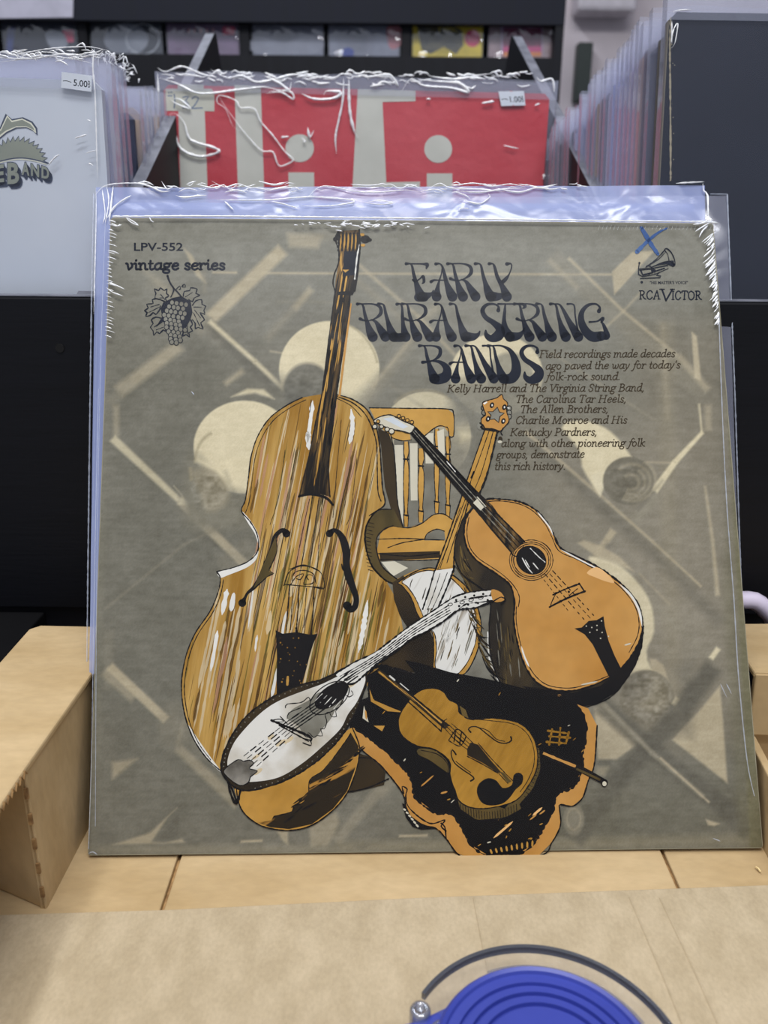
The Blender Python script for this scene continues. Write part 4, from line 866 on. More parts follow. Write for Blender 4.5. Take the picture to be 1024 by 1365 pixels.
for s, w in ((((350,512),(560,600),(575,625)),3), (((395,540),(560,630)),2), (((530,615),(570,625),(575,655),(530,640)),1.6)): inkline(a, m2(*s), w)
for k in range(5):
    o = k*19; inkline(a, m2((640+o*.7, 380+o*.5), (540+o*.7, 450+o*.5), (410+o*.7, 540+o*.5)), 1.5, rough=.5)
    for j in range(5):
        t = j/5+rd.uniform(0,.05); x0, y0, x1, y1 = 410+o*.8, 545+o*.6, 180+o, 725+o*.75
        a.stroke(m2((x0+(x1-x0)*t, y0+(y1-y0)*t), (x0+(x1-x0)*(t+.13), y0+(y1-y0)*(t+.13))), INK, 1.7 if j % 2 else .9, smooth=False)
for k in range(3): inkline(a, m2((800+k*20,230+k*16),(690+k*14,320+k*14)), 1.8)
tc_ = m2((80,798),(160,735),(190,745),(225,738),(250,755),(225,785),(270,800),(230,835),(222,862),(175,882),(120,850)); a.poly(tc_, P_('pewter_wash', (88,84,76), rough=.5, rgb2=(160,156,146), nscale=60), True); inkline(a, tc_, 1.4, True)
done(a, 'mandolin_drawing')

# ---- lettering and emblems (clear of the instruments, straight on the print)
print('drawing layers reach', LB[0])
LB[0] = .00006
a = art(); t2 = Z(470, 330, 2.926)
for word, y, xs in (('EARLY', 58, (208,322,388,496,556)), ('RURAL', 215, (36,118,210,320,398)), ('STRING', 215, (498,568,648,732,792,888)), ('BANDS', 378, (278,396,462,546,650))):
    for ch, x in zip(word, xs):
        hh = 148/2.926; X0 = 470+x/2.926; bell(a, ch, X0+(0 if ch in 'SGTYN' else 1), 330+y/2.926, hh*1.02, NAVY, 1.02 if ch != 'G' else 1.1)
done(a, 'title_lettering')
a = art()
for s, x0, x1, y0, y1 in (('Field recordings made decades',719,900,477,476), ("ago paved the way for today's",727,907,492.5,491), ('folk-rock sound.',728,827,507,506.5), ('Kelly Harrell and The Virginia String Band,',596,859,523,521.5),
    ('The Carolina Tar Heels,',687,835,537,536.5), ('The Allen Brothers,',693,811,550.5,550), ('Charlie Monroe and His',687,836,565,564.5), ('Kentucky Pardners,',680,796,581,580.5), ('along with other pioneering folk',668,860,596,595), ('groups, demonstrate',662,779,611,610), ('this rich history.',659,754,626.5,626)):
    write(a, s, x0, x1, y0, y1, 6.5, BROWN, 1.45, .2)
done(a, 'caption_lettering')
a = art()
sans(a, 'LPV-552', 178.6, 244, 323.6, 334.2, NAVY, .018)
write(a, 'vintage series', 168, 301, 359.5, 359.5, 8.8, NAVY, 3.1, 0, .98)
write(a, 'RCA', 852, 881, 399, 399, 7.6, NAVY, 1.7, 0); write(a, 'V', 880, 898, 401, 401, 10.3, NAVY, 2.4, 0); write(a, 'ICTOR', 895, 936, 399.5, 399.5, 7.6, NAVY, 1.8, 0)
sans(a, '"HIS MASTER\'S VOICE"', 866.5, 917, 374.6, 378.8, NAVY, .02)
a.dot(855.6, 376.3, 1.8, NAVY)
tag(done(a, 'small_lettering'), kind='stuff')
a = art(); gp = Z(120, 280, 4.096)
def leaf(pts, veins):
    inkline(a, gp(*pts), 1.7, m=NAVY)
    for v in veins: inkline(a, gp(*v), 1, m=NAVY)
leaf([(410,500),(385,490),(355,480),(360,455),(350,430),(375,440),(385,425),(405,440),(420,430),(418,455),(432,470),(412,480),(420,500)], [((410,490),(385,460)), ((400,480),(380,480))])
leaf([(405,500),(370,485),(340,490),(345,510),(310,515),(318,535),(298,550),(312,560),(305,580),(330,575),(345,560),(360,570),(380,545),(385,525)], [((380,515),(330,530)), ((380,530),(320,560))])
leaf([(385,590),(360,585),(335,600),(345,620),(330,640),(345,660),(348,685),(365,665),(380,675),(400,655),(415,665),(410,640)], [((390,610),(350,640)), ((400,640),(360,655))])
leaf([(510,470),(515,445),(545,440),(550,425),(585,432),(578,455),(600,465),(570,480),(560,500),(540,490)], [((520,475),(560,450))])
leaf([(560,520),(580,495),(610,490),(612,515),(632,525),(622,548),(628,570),(600,560),(625,600),(605,615),(618,650),(590,640),(575,650),(575,620),(560,600)], [((565,530),(610,530)), ((570,545),(605,590)), ((565,560),(600,635))])
leaf([(550,600),(560,625),(548,640),(560,660),(540,670),(545,695),(525,680),(505,690),(510,665),(500,650)], [((530,620),(535,680))])
a.poly(gp((400,505),(450,480),(500,470),(550,500),(560,560),(548,600),(520,650),(490,660),(440,650),(400,610),(360,640),(395,580),(385,540)), NAVY, False)
for j, (n, y, xo) in enumerate(((4,505,448),(5,527,432),(5,550,418),(6,573,406),(5,597,412),(5,618,418),(5,640,420),(4,664,432),(3,684,440),(3,704,442),(2,722,448))):
    for i in range(n):
        x = xo+i*25+rd.uniform(-2,2); r = 11.5/4.096; xx, yy = gp((x, y+i*4))[0]
        if x > 505 and j < 8 and rd.random() < .5: continue
        a.dot(xx, yy, r+.8, NAVY); a.dot(xx, yy, r-.3, GREY, r+.1)
a.stroke([(120+x/4.096, 280+y/4.096, r/4.096) for x, y, r in ((424,360,6),(432,385,5),(445,410,4),(458,430,5),(452,455,3),(442,475,3))], NAVY); a.stroke(gp((455,425),(480,450),(500,475)), NAVY, 1.8)
inkline(a, gp((470,435),(490,415),(495,430),(485,435)), 1, m=NAVY); inkline(a, gp((500,420),(515,405),(522,420),(505,420),(510,410)), 1, m=NAVY)
done(a, 'grape_emblem')
a = art(); gr = Z(800, 280, 5.12)
inkline(a, gr((275,468),(410,462),(415,452),(385,445),(400,430)), 1.5, m=NAVY, smooth=False)
for s in (((262,402),(350,395),(375,410),(372,440),(290,455),(262,440),(262,402)), ((270,410),(345,405),(368,415)), ((290,425),(330,422),(335,440)), ((262,400),(268,360)), ((312,392),(318,380),(345,385),(352,400)), ((372,440),(465,400),(462,378),(350,400)), ((340,430),(440,398))): inkline(a, gr(*s), 1.3, m=NAVY, smooth=False)
a.poly(gr((268,408),(350,402),(365,430),(290,450)), NAVY, False); a.poly(gr((285,415),(345,410),(350,425),(292,438)), GREY, False); a.dot(*gr((268,362))[0], 1.4, NAVY)
inkline(a, gr((318,386),(380,340),(440,275)), 1.5, m=NAVY); inkline(a, gr((350,392),(420,362),(480,352),(505,380)), 1.5, m=NAVY); inkline(a, gr((440,270),(455,264),(485,290),(508,340),(510,375),(495,385)), 1.4, m=NAVY); inkline(a, gr((440,275),(460,300),(470,345)), 1, m=NAVY); inkline(a, gr((335,378),(400,335),(448,285)), .9, m=NAVY)
a.poly(gr((360,388),(425,358),(470,348),(500,345),(508,372),(490,386),(455,370),(410,376)), NAVY, False)
done(a, 'gramophone_emblem')
a = art()
a.stroke([(855,304,2.4),(861,314,3),(868,326,2.8),(877,339,2)], PENB, rough=.15); a.stroke([(889,304.5,1),(878,310,1.4),(864,321,2.2),(849,336,2.6)], PENB, rough=.2)
done(a, 'pen_mark')
# ------------------------------------------------------------ films over the front album
CLEAR = film('clear_shrink_film', .005, (220, 224, 235), gloss=.005, rough=.2, bump=.3, bscale=22, blen=.002)
SLEEVE = film('milky_poly_sleeve', .26, (208, 213, 238), gloss=.10, rough=.14, bump=.4, bscale=26, blen=.003)
SLEEVE2 = film('milky_poly_sleeve_top', .66, (176, 190, 240), gloss=.06, rough=.16, bump=.35, bscale=30, blen=.003)
CREASE = mat('film_crease_glint', (246, 248, 252), rough=.2, spec=1.0, alpha=.92, coat=.6)  # near-white colour stands in for light glinting off the film wrinkles
CREASE2 = mat('faint_film_crease', (200, 208, 225), rough=.25, spec=.8, alpha=.45)
def sheet(name, fr, quad, w, m, parent, n=40, amp=.0005, sc_=18, seed=0, edge=0):
    """a loose film sheet hung in front of a panel; quad in panel metres TL TR BR BL"""
    tl, tr, br, bl = [Vector(q) for q in quad]; vs = []; fs = []
    for j in range(n+1):
        for i in range(n+1):
            s, t = i/n, j/n; p = (1-t)*((1-s)*bl+s*br)+t*((1-s)*tl+s*tr)
            h = noise.noise(Vector((p.x*sc_+seed, p.y*sc_, seed)))*amp + noise.noise(Vector((p.x*sc_*3, p.y*sc_*3+seed, 5)))*amp*.4
            if edge: h += edge*max(0, t-.9)*10*noise.noise(Vector((p.x*60, p.y*20, 9+seed)))
            vs.append((p.x, p.y, w+h))
    for j in range(n):
        for i in range(n): k = j*(n+1)+i; fs.append((k, k+1, k+n+2, k+n+1))
    return mesh(name, vs, fs, [m], parent, True)
class Ridge:
    """raised wrinkles of film: thin domed ribs laid on a panel"""
    def __init__(s, fr, w): s.fr = fr; s.w = w; s.v = []; s.f = []; s.r = random.Random(5)
    def rib(s, pts, r, smooth=True, taper=True):
        """pts in picture pixels, r = half width in pixels"""
        q = catmull([p[:2] for p in pts], False, 3) if smooth else [np.array(p, float) for p in pts]
        n = len(q); b = len(s.v); px = 1/1100*.41*1.0
        for i in range(n):
            a = q[max(i-1, 0)]; c = q[min(i+1, n-1)]; t = c-a; l = math.hypot(*t) or 1; nx, ny = -t[1]/l, t[0]/l
            e = i/(n-1); rr = r*(max(.12, min(1, 4*e, 4*(1-e))) if taper else 1)*(1+s.r.uniform(-.3, .3))
            for k in (-1, -.5, .5, 1):
                u, v = s.fr.uv(q[i][0]+nx*rr*k, q[i][1]+ny*rr*k); s.v.append((u, v, s.w+(rr*px*1.3 if abs(k) < 1 else 0)))
        for i in range(n-1):
            for k in range(3): s.f.append((b+4*i+k, b+4*i+k+1, b+4*(i+1)+k+1, b+4*(i+1)+k))
    def build(s, name, m, parent): return tag(mesh(name, s.v, s.f, [m], parent, True), kind='stuff')
def Q(fr, *pts): return [fr.uv(*p) for p in pts]
sheet('shrink_film', FR, Q(FR, (148,291), (950,298), (1016,1130), (118.5,1139.5)), .0019, CLEAR, album, 90, .0005, 16, 3)
rg = Ridge(FR, .0021)
rs_ = random.Random(2)
# radiating wrinkles, right edge
for i in range(34):
    y = 312+i*3.6+rs_.uniform(-1.5, 1.5); L = rs_.uniform(5, 17)*(1 if i < 24 else .55); x1 = 949+(y-300)*.07
    rg.rib([(x1-1, y-rs_.uniform(0, 5)), (x1-L*.5, y+L*.32), (x1-L, y+L*.62+2)], rs_.uniform(.5, 1.3))
for k in range(30): x = 796+k*5.1; rg.rib([(x+2.2, 303+k*.05), (x, 309)], .55, smooth=False)
for s in (((947,298),(938,303),(925,311)), ((945,296),(935,300),(922,302)), ((942,303),(934,311),(930,319)), ((926,297),(945,299),(957,300))): rg.rib(s, 1)
# left edge and corner
for i in range(30):
    y = 298+i*5.2+rs_.uniform(-2, 2); L = rs_.uniform(5, 16); x0 = 147-(y-290)*.035
    rg.rib([(x0, y), (x0+L*.5, y+L*.1), (x0+L, y+L*.3)], rs_.uniform(.35, .8))
for s in (((146,378),(155,382),(168,388)), ((143,385),(152,392),(166,397)), ((168,291),(176,299),(186,303),(178,297),(168,292)), ((200,291),(203,297),(207,299)), ((150,300),(158,304),(164,302))): rg.rib(s, .8)
rg.build('film_wrinkle_glints', CREASE, album)
rg = Ridge(FR, .0021)
rg.rib([(152,291.5),(300,291),(500,293),(700,295.5),(946,298.5)], 1.0, taper=False)
for i in range(46):
    x = 400+rs_.gauss(80, 36); y = 298+abs(rs_.gauss(0, 5)); rg.rib([(x, y), (x+rs_.uniform(3,11), y+rs_.uniform(-3,3))], rs_.uniform(.4,1.1))
rg.build('top_edge_wrinkle_glints', CREASE, album)
rg = Ridge(FR, .0021)
rg.rib([(956,420),(961,560),(967,680),(976,800),(982,900),(993,1010),(1003,1060)], .7, taper=False)
rg.rib([(133,520),(128,760),(124,1000),(120,1130)], .5, taper=False); rg.rib([(142,300),(136,480),(131,760),(129,1100)], .4, taper=False)
for s in (((958,911),(963,922),(967,930)), ((966,911),(973,925)), ((256,523),(260,528),(257,524)), ((120,1136),(126,1134),(132,1138)), ((948,1116),(958,1120))): rg.rib(s, .7)
rg.build('fine_film_creases', CREASE2, album)
# open poly sleeve the album stands in: back sheet with a loose top lip
FS = Frame(FR.O - FR.n*.0055, FR.ex, FR.ey)
slv = empty('plastic_sleeve', mat=FS.mat)
tag(slv, 'clear poly sleeve with crinkled open lip standing up behind the olive-grey album', 'plastic sleeve', None)
sheet('sleeve_sheet', FS, Q(FS, (128,250), (940,247), (944,700), (119,900)), 0, SLEEVE2, slv, 60, .0005, 22, 1, .0004)
sheet('inner_sheet', FS, Q(FS, (133,264), (938,266), (944,700), (122,900)), -.0012, SLEEVE, slv, 30, .0004, 18, 8)
rg = Ridge(FS, .0012)
for s in (((128,262),(140,250),(166,246),(205,247)), ((129,252),(129,300),(126,420)), ((137,253),(141,285),(138,300)), ((143,250),(146,270),(141,300)), ((152,249),(146,300)), ((176,262),(156,275),(144,292)), ((180,245),(200,250),(216,257),(228,256)),
          ((183,246),(196,244),(206,249)), ((203,251),(222,253)), ((216,243),(224,254),(232,250),(244,254)), ((235,262),(246,265),(262,263),(276,262)), ((238,258),(250,253),(265,256)), ((250,247),(262,243)), ((262,247),(284,252),(300,247)), ((283,243),(300,251),(318,247),(334,252),(352,250)),
          ((300,258),(316,255),(330,259)), ((345,243),(366,248),(384,244)), ((354,257),(372,253),(400,251)), ((340,252),(360,254),(392,248)), ((380,266),(430,264),(470,268)), ((410,265),(424,252),(440,250),(470,256),(500,258),(540,255),(560,257)), ((400,276),(440,276),(472,271),(460,267),(420,265)), ((486,272),(505,269),(524,272),(508,274),(486,272)),
          ((467,247),(490,249),(510,247)), ((506,250),(520,247),(533,253),(548,248),(566,256)), ((560,257),(580,254),(592,258)), ((570,254),(586,246),(600,252),(640,254),(672,257)), ((600,250),(630,246),(660,250)), ((610,256),(640,258),(668,254),(700,252)), ((612,266),(626,271),(640,273),(653,264),(650,260)), ((605,257),(620,262),(628,268)),
          ((640,247),(655,250),(680,247),(700,251)), ((660,252),(690,258),(715,252),(735,254),(752,250)), ((610,281),(618,279),(626,280)), ((700,247),(720,252),(742,247)), ((768,248),(775,249)), ((747,253),(756,254)), ((300,270),(312,282)), ((362,270),(380,274),(400,280)), ((936,246),(937,256),(942,262),(943,292)), ((900,246),(938,244)), ((290,268),(360,268),(420,262))):
    rg.rib(s, rs_.uniform(.6, 1.2))
for k in range(34):
    x = rs_.uniform(205, 770); y = 246+abs(rs_.gauss(0, 5)); rg.rib([(x, y), (x+rs_.uniform(4,9), y+rs_.uniform(-3,4)), (x+rs_.uniform(10,16), y+rs_.uniform(-3,3))], rs_.uniform(.3, .6))
rg.build('lip_wrinkle_glints', CREASE, slv)
# second album right behind, only its sleeve and card top show
FB = Frame(FS.O - FR.n*.012 + FR.ey*.004, FR.ex, FR.ey)
al2 = empty('record_album', mat=FB.mat)
tag(al2, 'record album in a wider clear sleeve hidden directly behind the olive-grey album', 'record')
cardb = mat('slate_card', (86, 92, 118), rough=.7)
q = Q(FB, (150,279), (934,282), (940,640), (140,700)); b = MB(); b.prism([(u, v, 0) for u, v in q], (0, 0, -.003)); b.build('cover', cardb, al2)
q = Q(FB, (150,266), (926,268), (934,282), (150,279)); b = MB(); b.prism([(u, v, -.003) for u, v in q], (0, 0, -.001)); b.build('inner_sleeve', mat('pale_blue_inner', (112, 128, 176), rough=.6), al2)
sheet('sleeve', FB, Q(FB, (140,270), (967,263), (984,800), (120,900)), .002, SLEEVE, al2, 30, .0005, 18, 4)
rg = Ridge(FB, .0026); rg.rib([(967,263),(972,400),(978,560),(982,690),(986,800)], .9, taper=False); rg.rib([(944,262),(967,262.5)], .7, taper=False); rg.rib([(127,262),(124,420),(121,640),(118,900)], 1.0, taper=False); rg.rib([(137,300),(132,420),(127,640),(123,860)], .8, taper=False)
rg.build('sleeve_seam', CREASE2, al2)

# ------------------------------------------------------------ cardboard carton
CARD = mat('brown_cardboard', (180, 154, 113), rough=.9, spec=.1, rgb2=(197, 172, 132), nscale=14, stretch=(1, 2.2, 1), bump=.35, bscale=70, fine=.05)
CARDG = mat('grey_brown_cardboard', (175, 158, 129), rough=.9, spec=.1, rgb2=(188, 171, 142), nscale=60, stretch=(1.5, 1, 1), bump=.35, bscale=160, fine=.06)
CARDE = mat('corrugated_edge', (120, 88, 52), rough=.9, rgb2=(176, 140, 92), nscale=200)
carton = empty('cardboard_carton', (0, .30, 0))
tag(carton, 'open brown cardboard carton of folded flaps that the olive-grey album stands in', 'cardboard box')
def flute_edge(mb, p0, p1, up, n, depth):
    """zig-zag paper wave between the two liners, seen on a cut edge"""
    p0, p1, up, depth = map(Vector, (p0, p1, up, depth)); vs = []; fs = []
    for i in range(2*n+1):
        p = p0+(p1-p0)*i/(2*n)+up*(1 if i % 2 else 0); vs += [p, p+depth]
    for i in range(2*n): fs.append((2*i, 2*i+2, 2*i+3, 2*i+1))
    mb.add(vs, fs)
def cpart(name, x0, x1, y0, y1, z0, z1, m=None, bev=.0012):
    b = MB(); b.box(x0, x1, y0-.30, y1-.30, z0, z1); return b.build(name, m or CARD, carton, bevel=bev)
# three floor flaps with slits between
for x0, x1, z1 in ((-.30, -.0942, -.0006), (-.0924, .1318, 0), (.1336, .36, -.0008)):
    cpart('floor_flap', x0, x1, .16, .43, z1-.004, z1, bev=.0008)
sd = MB(); sd.box(-.0944, -.0923, -.14, .12, -.004, -.003); sd.box(.1316, .1338, -.14, .12, -.004, -.003); tag(sd.build('slit_liner', CARDE, carton), kind='stuff')
# near sheet lying over the floor flaps
NZ = .0045
p = [on_z(-160, 1226, NZ), on_z(0, 1219, NZ), on_z(230, 1212, NZ), on_z(560, 1196, NZ), on_z(1030, 1179, NZ), on_z(1200, 1172, NZ)]
b = MB(); b.prism([(q.x, q.y-.30, NZ) for q in p]+[(.36, -.22, NZ), (-.30, -.22, NZ)], (0, 0, -.0038))
near = b.build('near_flap', CARDG, carton, bevel=.0006)
b = MB()
for px0 in (631, 878, 838):
    p0 = on_z(px0, 1192, NZ); b.tube([(p0.x, p0.y-.302, NZ-.0004), (p0.x+.002, p0.y-.34, NZ-.0003), (p0.x+.006, -.2, NZ-.0004)], .0008, 6)
b.build('flap_crease', CARDG, carton)
# left rolled side wall
b = MB(); P0 = on_z(-120, 1190, .072)
top = [(-.1415, .180), (-.1415, .277), (-.1400, .3425), (-.139, .3975), (-.184, .3985), (-.1885, .394), (-.1885, .18)]
b.prism([(x, y-.30, .072) for x, y in top], (0, 0, -.0035)); b.build('side_top', CARD, carton, bevel=.001)
b = MB(); b.prism([(-.1425, -.023, .069), (-.1405, .097, .069), (-.1405, .097, -.004), (-.1425, -.023, -.004)], (-.003, 0, 0)); b.build('side_panel', CARD, carton, bevel=.0006)
b = MB(); b.prism([(-.1430, -.0235, .069), (-.1430, -.0235, .0), (-.172, -.0105, .0), (-.172, -.0105, .069)], (0, .003, 0)); b.build('end_panel', CARD, carton)
b = MB(); b.box(-.1885, -.185, -.14, .098, -.004, .069); b.build('outer_panel', CARD, carton)
b = MB(); flute_edge(b, (-.1409, -.12, .0687), (-.1409, -.024, .0687), (0, 0, .0030), 26, (-.001, 0, 0))
for k in range(5):
    z = .060-.0125*k; b.box(-.1436, -.1420, -.0246, -.0236, z-.003, z+.002)
b.build('cut_edge', CARDE, carton)
# right side wall
b = MB(); b.prism([(.182, .056, .072), (.186, .108, .072), (.30, .112, .072), (.30, .05, .072)], (0, 0, -.0035)); b.build('side_top', CARD, carton, bevel=.001)
b = MB(); b.prism([(.1825, .055, .071), (.1835, .0545, .037), (.235, .053, .036), (.30, .052, .037), (.30, .052, .071)], (0, .0035, 0)); b.build('hanging_flap', CARD, carton, bevel=.0008)
b = MB(); b.prism([(.1800, -.005, -.004), (.1845, .075, -.004), (.1845, .075, .036), (.1838, .055, .036), (.181, -.005, .030)], (.004, 0, 0)); b.build('side_panel', CARD, carton, bevel=.0006)
b = MB(); b.prism([(.185, .06, -.004), (.30, .058, -.004), (.30, .058, .034), (.185, .06, .034)], (0, .003, 0)); b.build('end_panel', CARD, carton)
# staple-like fibre scrap on the floor flap
b = MB(); p0, p1 = on_z(1008, 1156, .0004), on_z(1014, 1162, .0004); b.tube([p0, (p0+p1)/2+Vector((0, 0, .0006)), p1], .0004, 5)
tag(b.build('paper_fibre', mat('straw_fibre', (226, 204, 150), rough=.8)), 'tiny pale straw-coloured fibre lying on the cardboard at right', 'paper scrap')

# ------------------------------------------------------------ black bench and bin
b = MB(); b.box(-2, 2, .36, 1.15, -.06, -.03); tag(b.build('bench', mat('black_bench_paint', (6, 6, 8), rough=.9, spec=.1)), 'black bench top under the record bins behind the carton', 'bench')
b = MB(); b.box(-.60, -.2065, .335, .4555, -.029, .052); tag(b.build('shelf_strip', GREYB, None, bevel=.001), 'dark grey shelf block left of the carton, just under the black bin board', 'shelf')
b = MB(); b.box(-.32, .40, -.1, .357, -.035, -.0055); tag(b.build('counter', mat('dark_counter_laminate', (60, 54, 50), rough=.6), None, bevel=.002), 'dark counter top underneath the cardboard carton', 'counter')
bins = empty('record_bin', (0, .452, .0615))
tag(bins, 'long black painted record bin with sloping dividers, behind the carton', 'record bin')
YB = .452
def bpart(name, mb, m, bev=0): return mb.build(name, m, bins, bevel=bev)
def rel(x, y, z): return (x, y-YB, z-.0615)
b = MB()
ZT0, ZT1 = on_y(0, 400.5, YB).z, on_y(1023, 397.5, YB).z
ZB0 = .0556
vs = [rel(-1.2, YB, ZB0), rel(1.3, YB, ZB0), rel(1.3, YB, ZT1), rel(-1.2, YB, ZT0)]
b.prism(vs, (0, .012, 0)); bpart('front_board', b, BLACKP, .0012)
b = MB(); b.prism([rel(-1.2, YB+.0005, ZT0+.0002), rel(1.3, YB+.0005, ZT1+.0002), rel(1.3, YB+.0115, ZT1+.0002), rel(-1.2, YB+.0115, ZT0+.0002)], (0, 0, .0005)); bpart('board_lip', b, LIPM)
p = on_y(80, 464, YB); b = MB()
b.tube([rel(p.x, YB-.0006, p.z), rel(p.x, YB+.001, p.z)], .0024, 12); bpart('screw_hole', b, mat('hole_black', (3, 3, 4), rough=.9))
def divider(x0, x1):
    """sloping divider panel, 9 mm thick; front at the board, peak at the back"""
    b = MB(); y0, z0, y1, z1 = YB+.012, ZT0-.002, .985, .466; t = .0045
    pr = [(y0, z0), (y1-.012, z1-.004), (y1, z1), (y1+.01, z1-.008), (1.055, .385), (1.06, .030), (y0+.012, .030), (y0+.012, .06)]
    def X(y): return x0+(x1-x0)*(y-y0)/(y1-y0)
    f = [Vector(rel(X(y)-t, y, z)) for y, z in pr]; g = [Vector(rel(X(y)+t, y, z)) for y, z in pr]; n = len(pr)
    tri = tessellate_polygon([[Vector((p.y, p.z, 0)) for p in f]])
    b.add(f+g, [tuple(t_) for t_ in tri]+[tuple(n+i for i in reversed(t_)) for t_ in tri]+[(i, (i+1) % n, (i+1) % n+n, i+n) for i in range(n)])
    bpart('divider', b, BLACKD, .0008)
    e = MB(); e.prism([Vector(rel(X(y0)-t, y0, z0+.0003)), Vector(rel(X(y0)+t, y0, z0+.0003)), Vector(rel(X(y1-.012)+t, y1-.012, z1-.0037)), Vector(rel(X(y1-.012)-t, y1-.012, z1-.0037))], (0, 0, .0006)); bpart('divider_edge', e, LIPM)
divider(-.1668, -.1865); divider(.1500, .1335); divider(-.51, -.54); divider(.49, .48)
b = MB(); b.box(-1.2, 1.3, .024, 1.06-YB, -.040, -.034); bpart('bin_floor', b, BLACKD)
b = MB(); b.box(-1.2, 1.3, .0035, .0085, -.0905, -.0062); bpart('lower_rail', b, BLACKP)
b = MB(); b.box(-1.2, 1.3, 1.062-YB, 1.074-YB, -.04, .32); bpart('back_board', b, BLACKD)
b = MB(); b.box(-1.2, 1.3, .66-YB, .672-YB, -.0905, -.0405); bpart('plinth', b, BLACKD)

# ------------------------------------------------------------ records in the bins
def solid(name, rgb): return mat(name, rgb, rough=.7)
FACEF = film('clear_front_film', .03, (215, 220, 238), gloss=.02, rough=.2, bump=.3)
def box_album(label, xl, y, ztop, cover, edge, thick=.004, lean=.09, group=None, W=.315, sl=True, lip=.016, yaw=0., zrot=0, film_m=None, sleeve_side=.006):
    """a record in its poly sleeve: xl = left edge of the card, y/ztop = its top edge"""
    L = .315; r = Vector((math.cos(yaw), math.sin(yaw), 0)); up = Vector((0, math.sin(lean), math.cos(lean)))
    if zrot: r = (r*math.cos(zrot)+up*math.sin(zrot)).normalized(); up = (up-up.dot(r)*r).normalized()
    O = Vector((xl, y, ztop))-up*L
    fr = Frame(O, r, up); o = empty('record_album', mat=fr.mat); tag(o, label, 'record', group)
    b = MB(); c = .004; pl = [(0, c), (c, 0), (W-c, 0), (W, c), (W, L-c), (W-c, L), (c, L), (0, L-c)]
    b.prism([(u, v, 0) for u, v in pl], (0, 0, -thick)); b.build('cover', [cover], o)
    e = MB(); e.box(-.0004, .0002, .003, L-.004, -thick+.0004, -.0004); e.build('spine', edge, o)
    if sl:
        s_ = MB(); a, k, tk = sleeve_side, .003, .0016
        P = [(-a, -k), (W+a, -k), (W+a, L+lip), (-a, L+lip)]
        for w in (tk, -thick-tk*.6):
            n = 12; vs = []; fs = []
            for i in range(n+1):
                u = -a+(W+2*a)*i/n; wob = .0010*math.sin(i*2.1+y*70); vs += [(u, -k, w), (u, L*.985, w), (u, L+lip+.0012*math.sin(i*1.7+y*90), w+wob)]
            for i in range(n):
                for j in (0, 1): fs.append((3*i+j, 3*i+3+j, 3*i+4+j, 3*i+1+j))
            s_.add(vs, fs, 0)
            if w > 0:
                for q_ in range(len(s_.f)): 
                    if q_ % 2 == 0: s_.m[q_] = 1
        s_.add([(-a, -k, tk), (-a, L+lip, tk), (-a, L+lip, -thick-tk*.6), (-a, -k, -thick-tk*.6)], [(0, 1, 2, 3)]); s_.add([(W+a, -k, tk), (W+a, L+lip, tk), (W+a, L+lip, -thick-tk*.6), (W+a, -k, -thick-tk*.6)], [(0, 1, 2, 3)])
        s_.build('sleeve', [film_m or SLEEVE, FACEF], o, True)
    return o, fr
def wrinkles(fr, o, w, lines, r0, r1, m=CREASE, name='sleeve_wrinkle_glints', sd=3):
    rr = random.Random(sd); g = Ridge(fr, w)
    for s in lines: g.rib(s, rr.uniform(r0, r1))
    g.build(name, m, o)

# white record, front of the left bin
WCOV = mat('off_white_cover', (196, 203, 214), rough=.6, rgb2=(206, 212, 222), nscale=10)
wp = on_y(133, 88, .478)
wo, wf = box_album('white record with a saw-blade logo and the word band, front of the left bin', wp.x-.315, .478, wp.z, WCOV, solid('white_spine', (170, 160, 150)), .005, .03, lip=.012, zrot=-.022)
aw = Art(wf, .0002)
SAGE = mat('sage_ink', (132, 138, 128), rough=.6, rgb2=(142, 148, 136)); STEEL = mat('slate_ink', (56, 66, 88), rough=.6); CRM = mat('cream_ink', (214, 214, 196), rough=.6)
zb = Z(0, 150, 12.41)
pl = zb((-700,700),(-500,300),(0,250),(95,20),(200,110),(380,78),(540,150),(620,260),(625,385),(560,310),(440,255),(280,265),(120,340),(0,440),(-300,640)); aw.poly(pl, STEEL, False)
pl = zb((-680,690),(-480,330),(10,280),(120,45),(200,135),(370,100),(520,170),(590,270),(600,345),(540,290),(440,240),(270,245),(110,320),(-10,420),(-300,620)); aw.poly(pl, CRM, False)
aw.poly(zb((-660,670),(-460,350),(20,300),(125,75),(195,160),(370,120),(500,190),(560,260),(575,300),(440,228),(270,230),(100,300),(-20,390),(-300,600)), SAGE, False)
R = []
cxs, cys, rx, ry = 0*1.0+290, 900, 500, 440
teeth = 17
for k in range(teeth):
    a0 = math.radians(-176+k*172/teeth); a1 = math.radians(-176+(k+.75)*172/teeth)
    R.append((cxs+rx*.88*math.cos(a0), cys+ry*.97*math.sin(a0))); R.append((cxs+rx*1.04*math.cos(a1), cys+ry*1.16*math.sin(a1)))
R += [(780, 835), (560, 770), (300, 745), (0, 800), (-300, 900)]
aw.poly(zb(*R), SAGE, False); aw.stroke(zb(*R[:-4]), STEEL, 1.5, smooth=False); aw.stroke(zb((-300,900),(0,805),(300,750),(560,775),(780,838)), STEEL, 1.2)
aw.stroke(zb((-300,925),(0,830),(300,775),(560,800),(770,860)), CRM, 1.2)
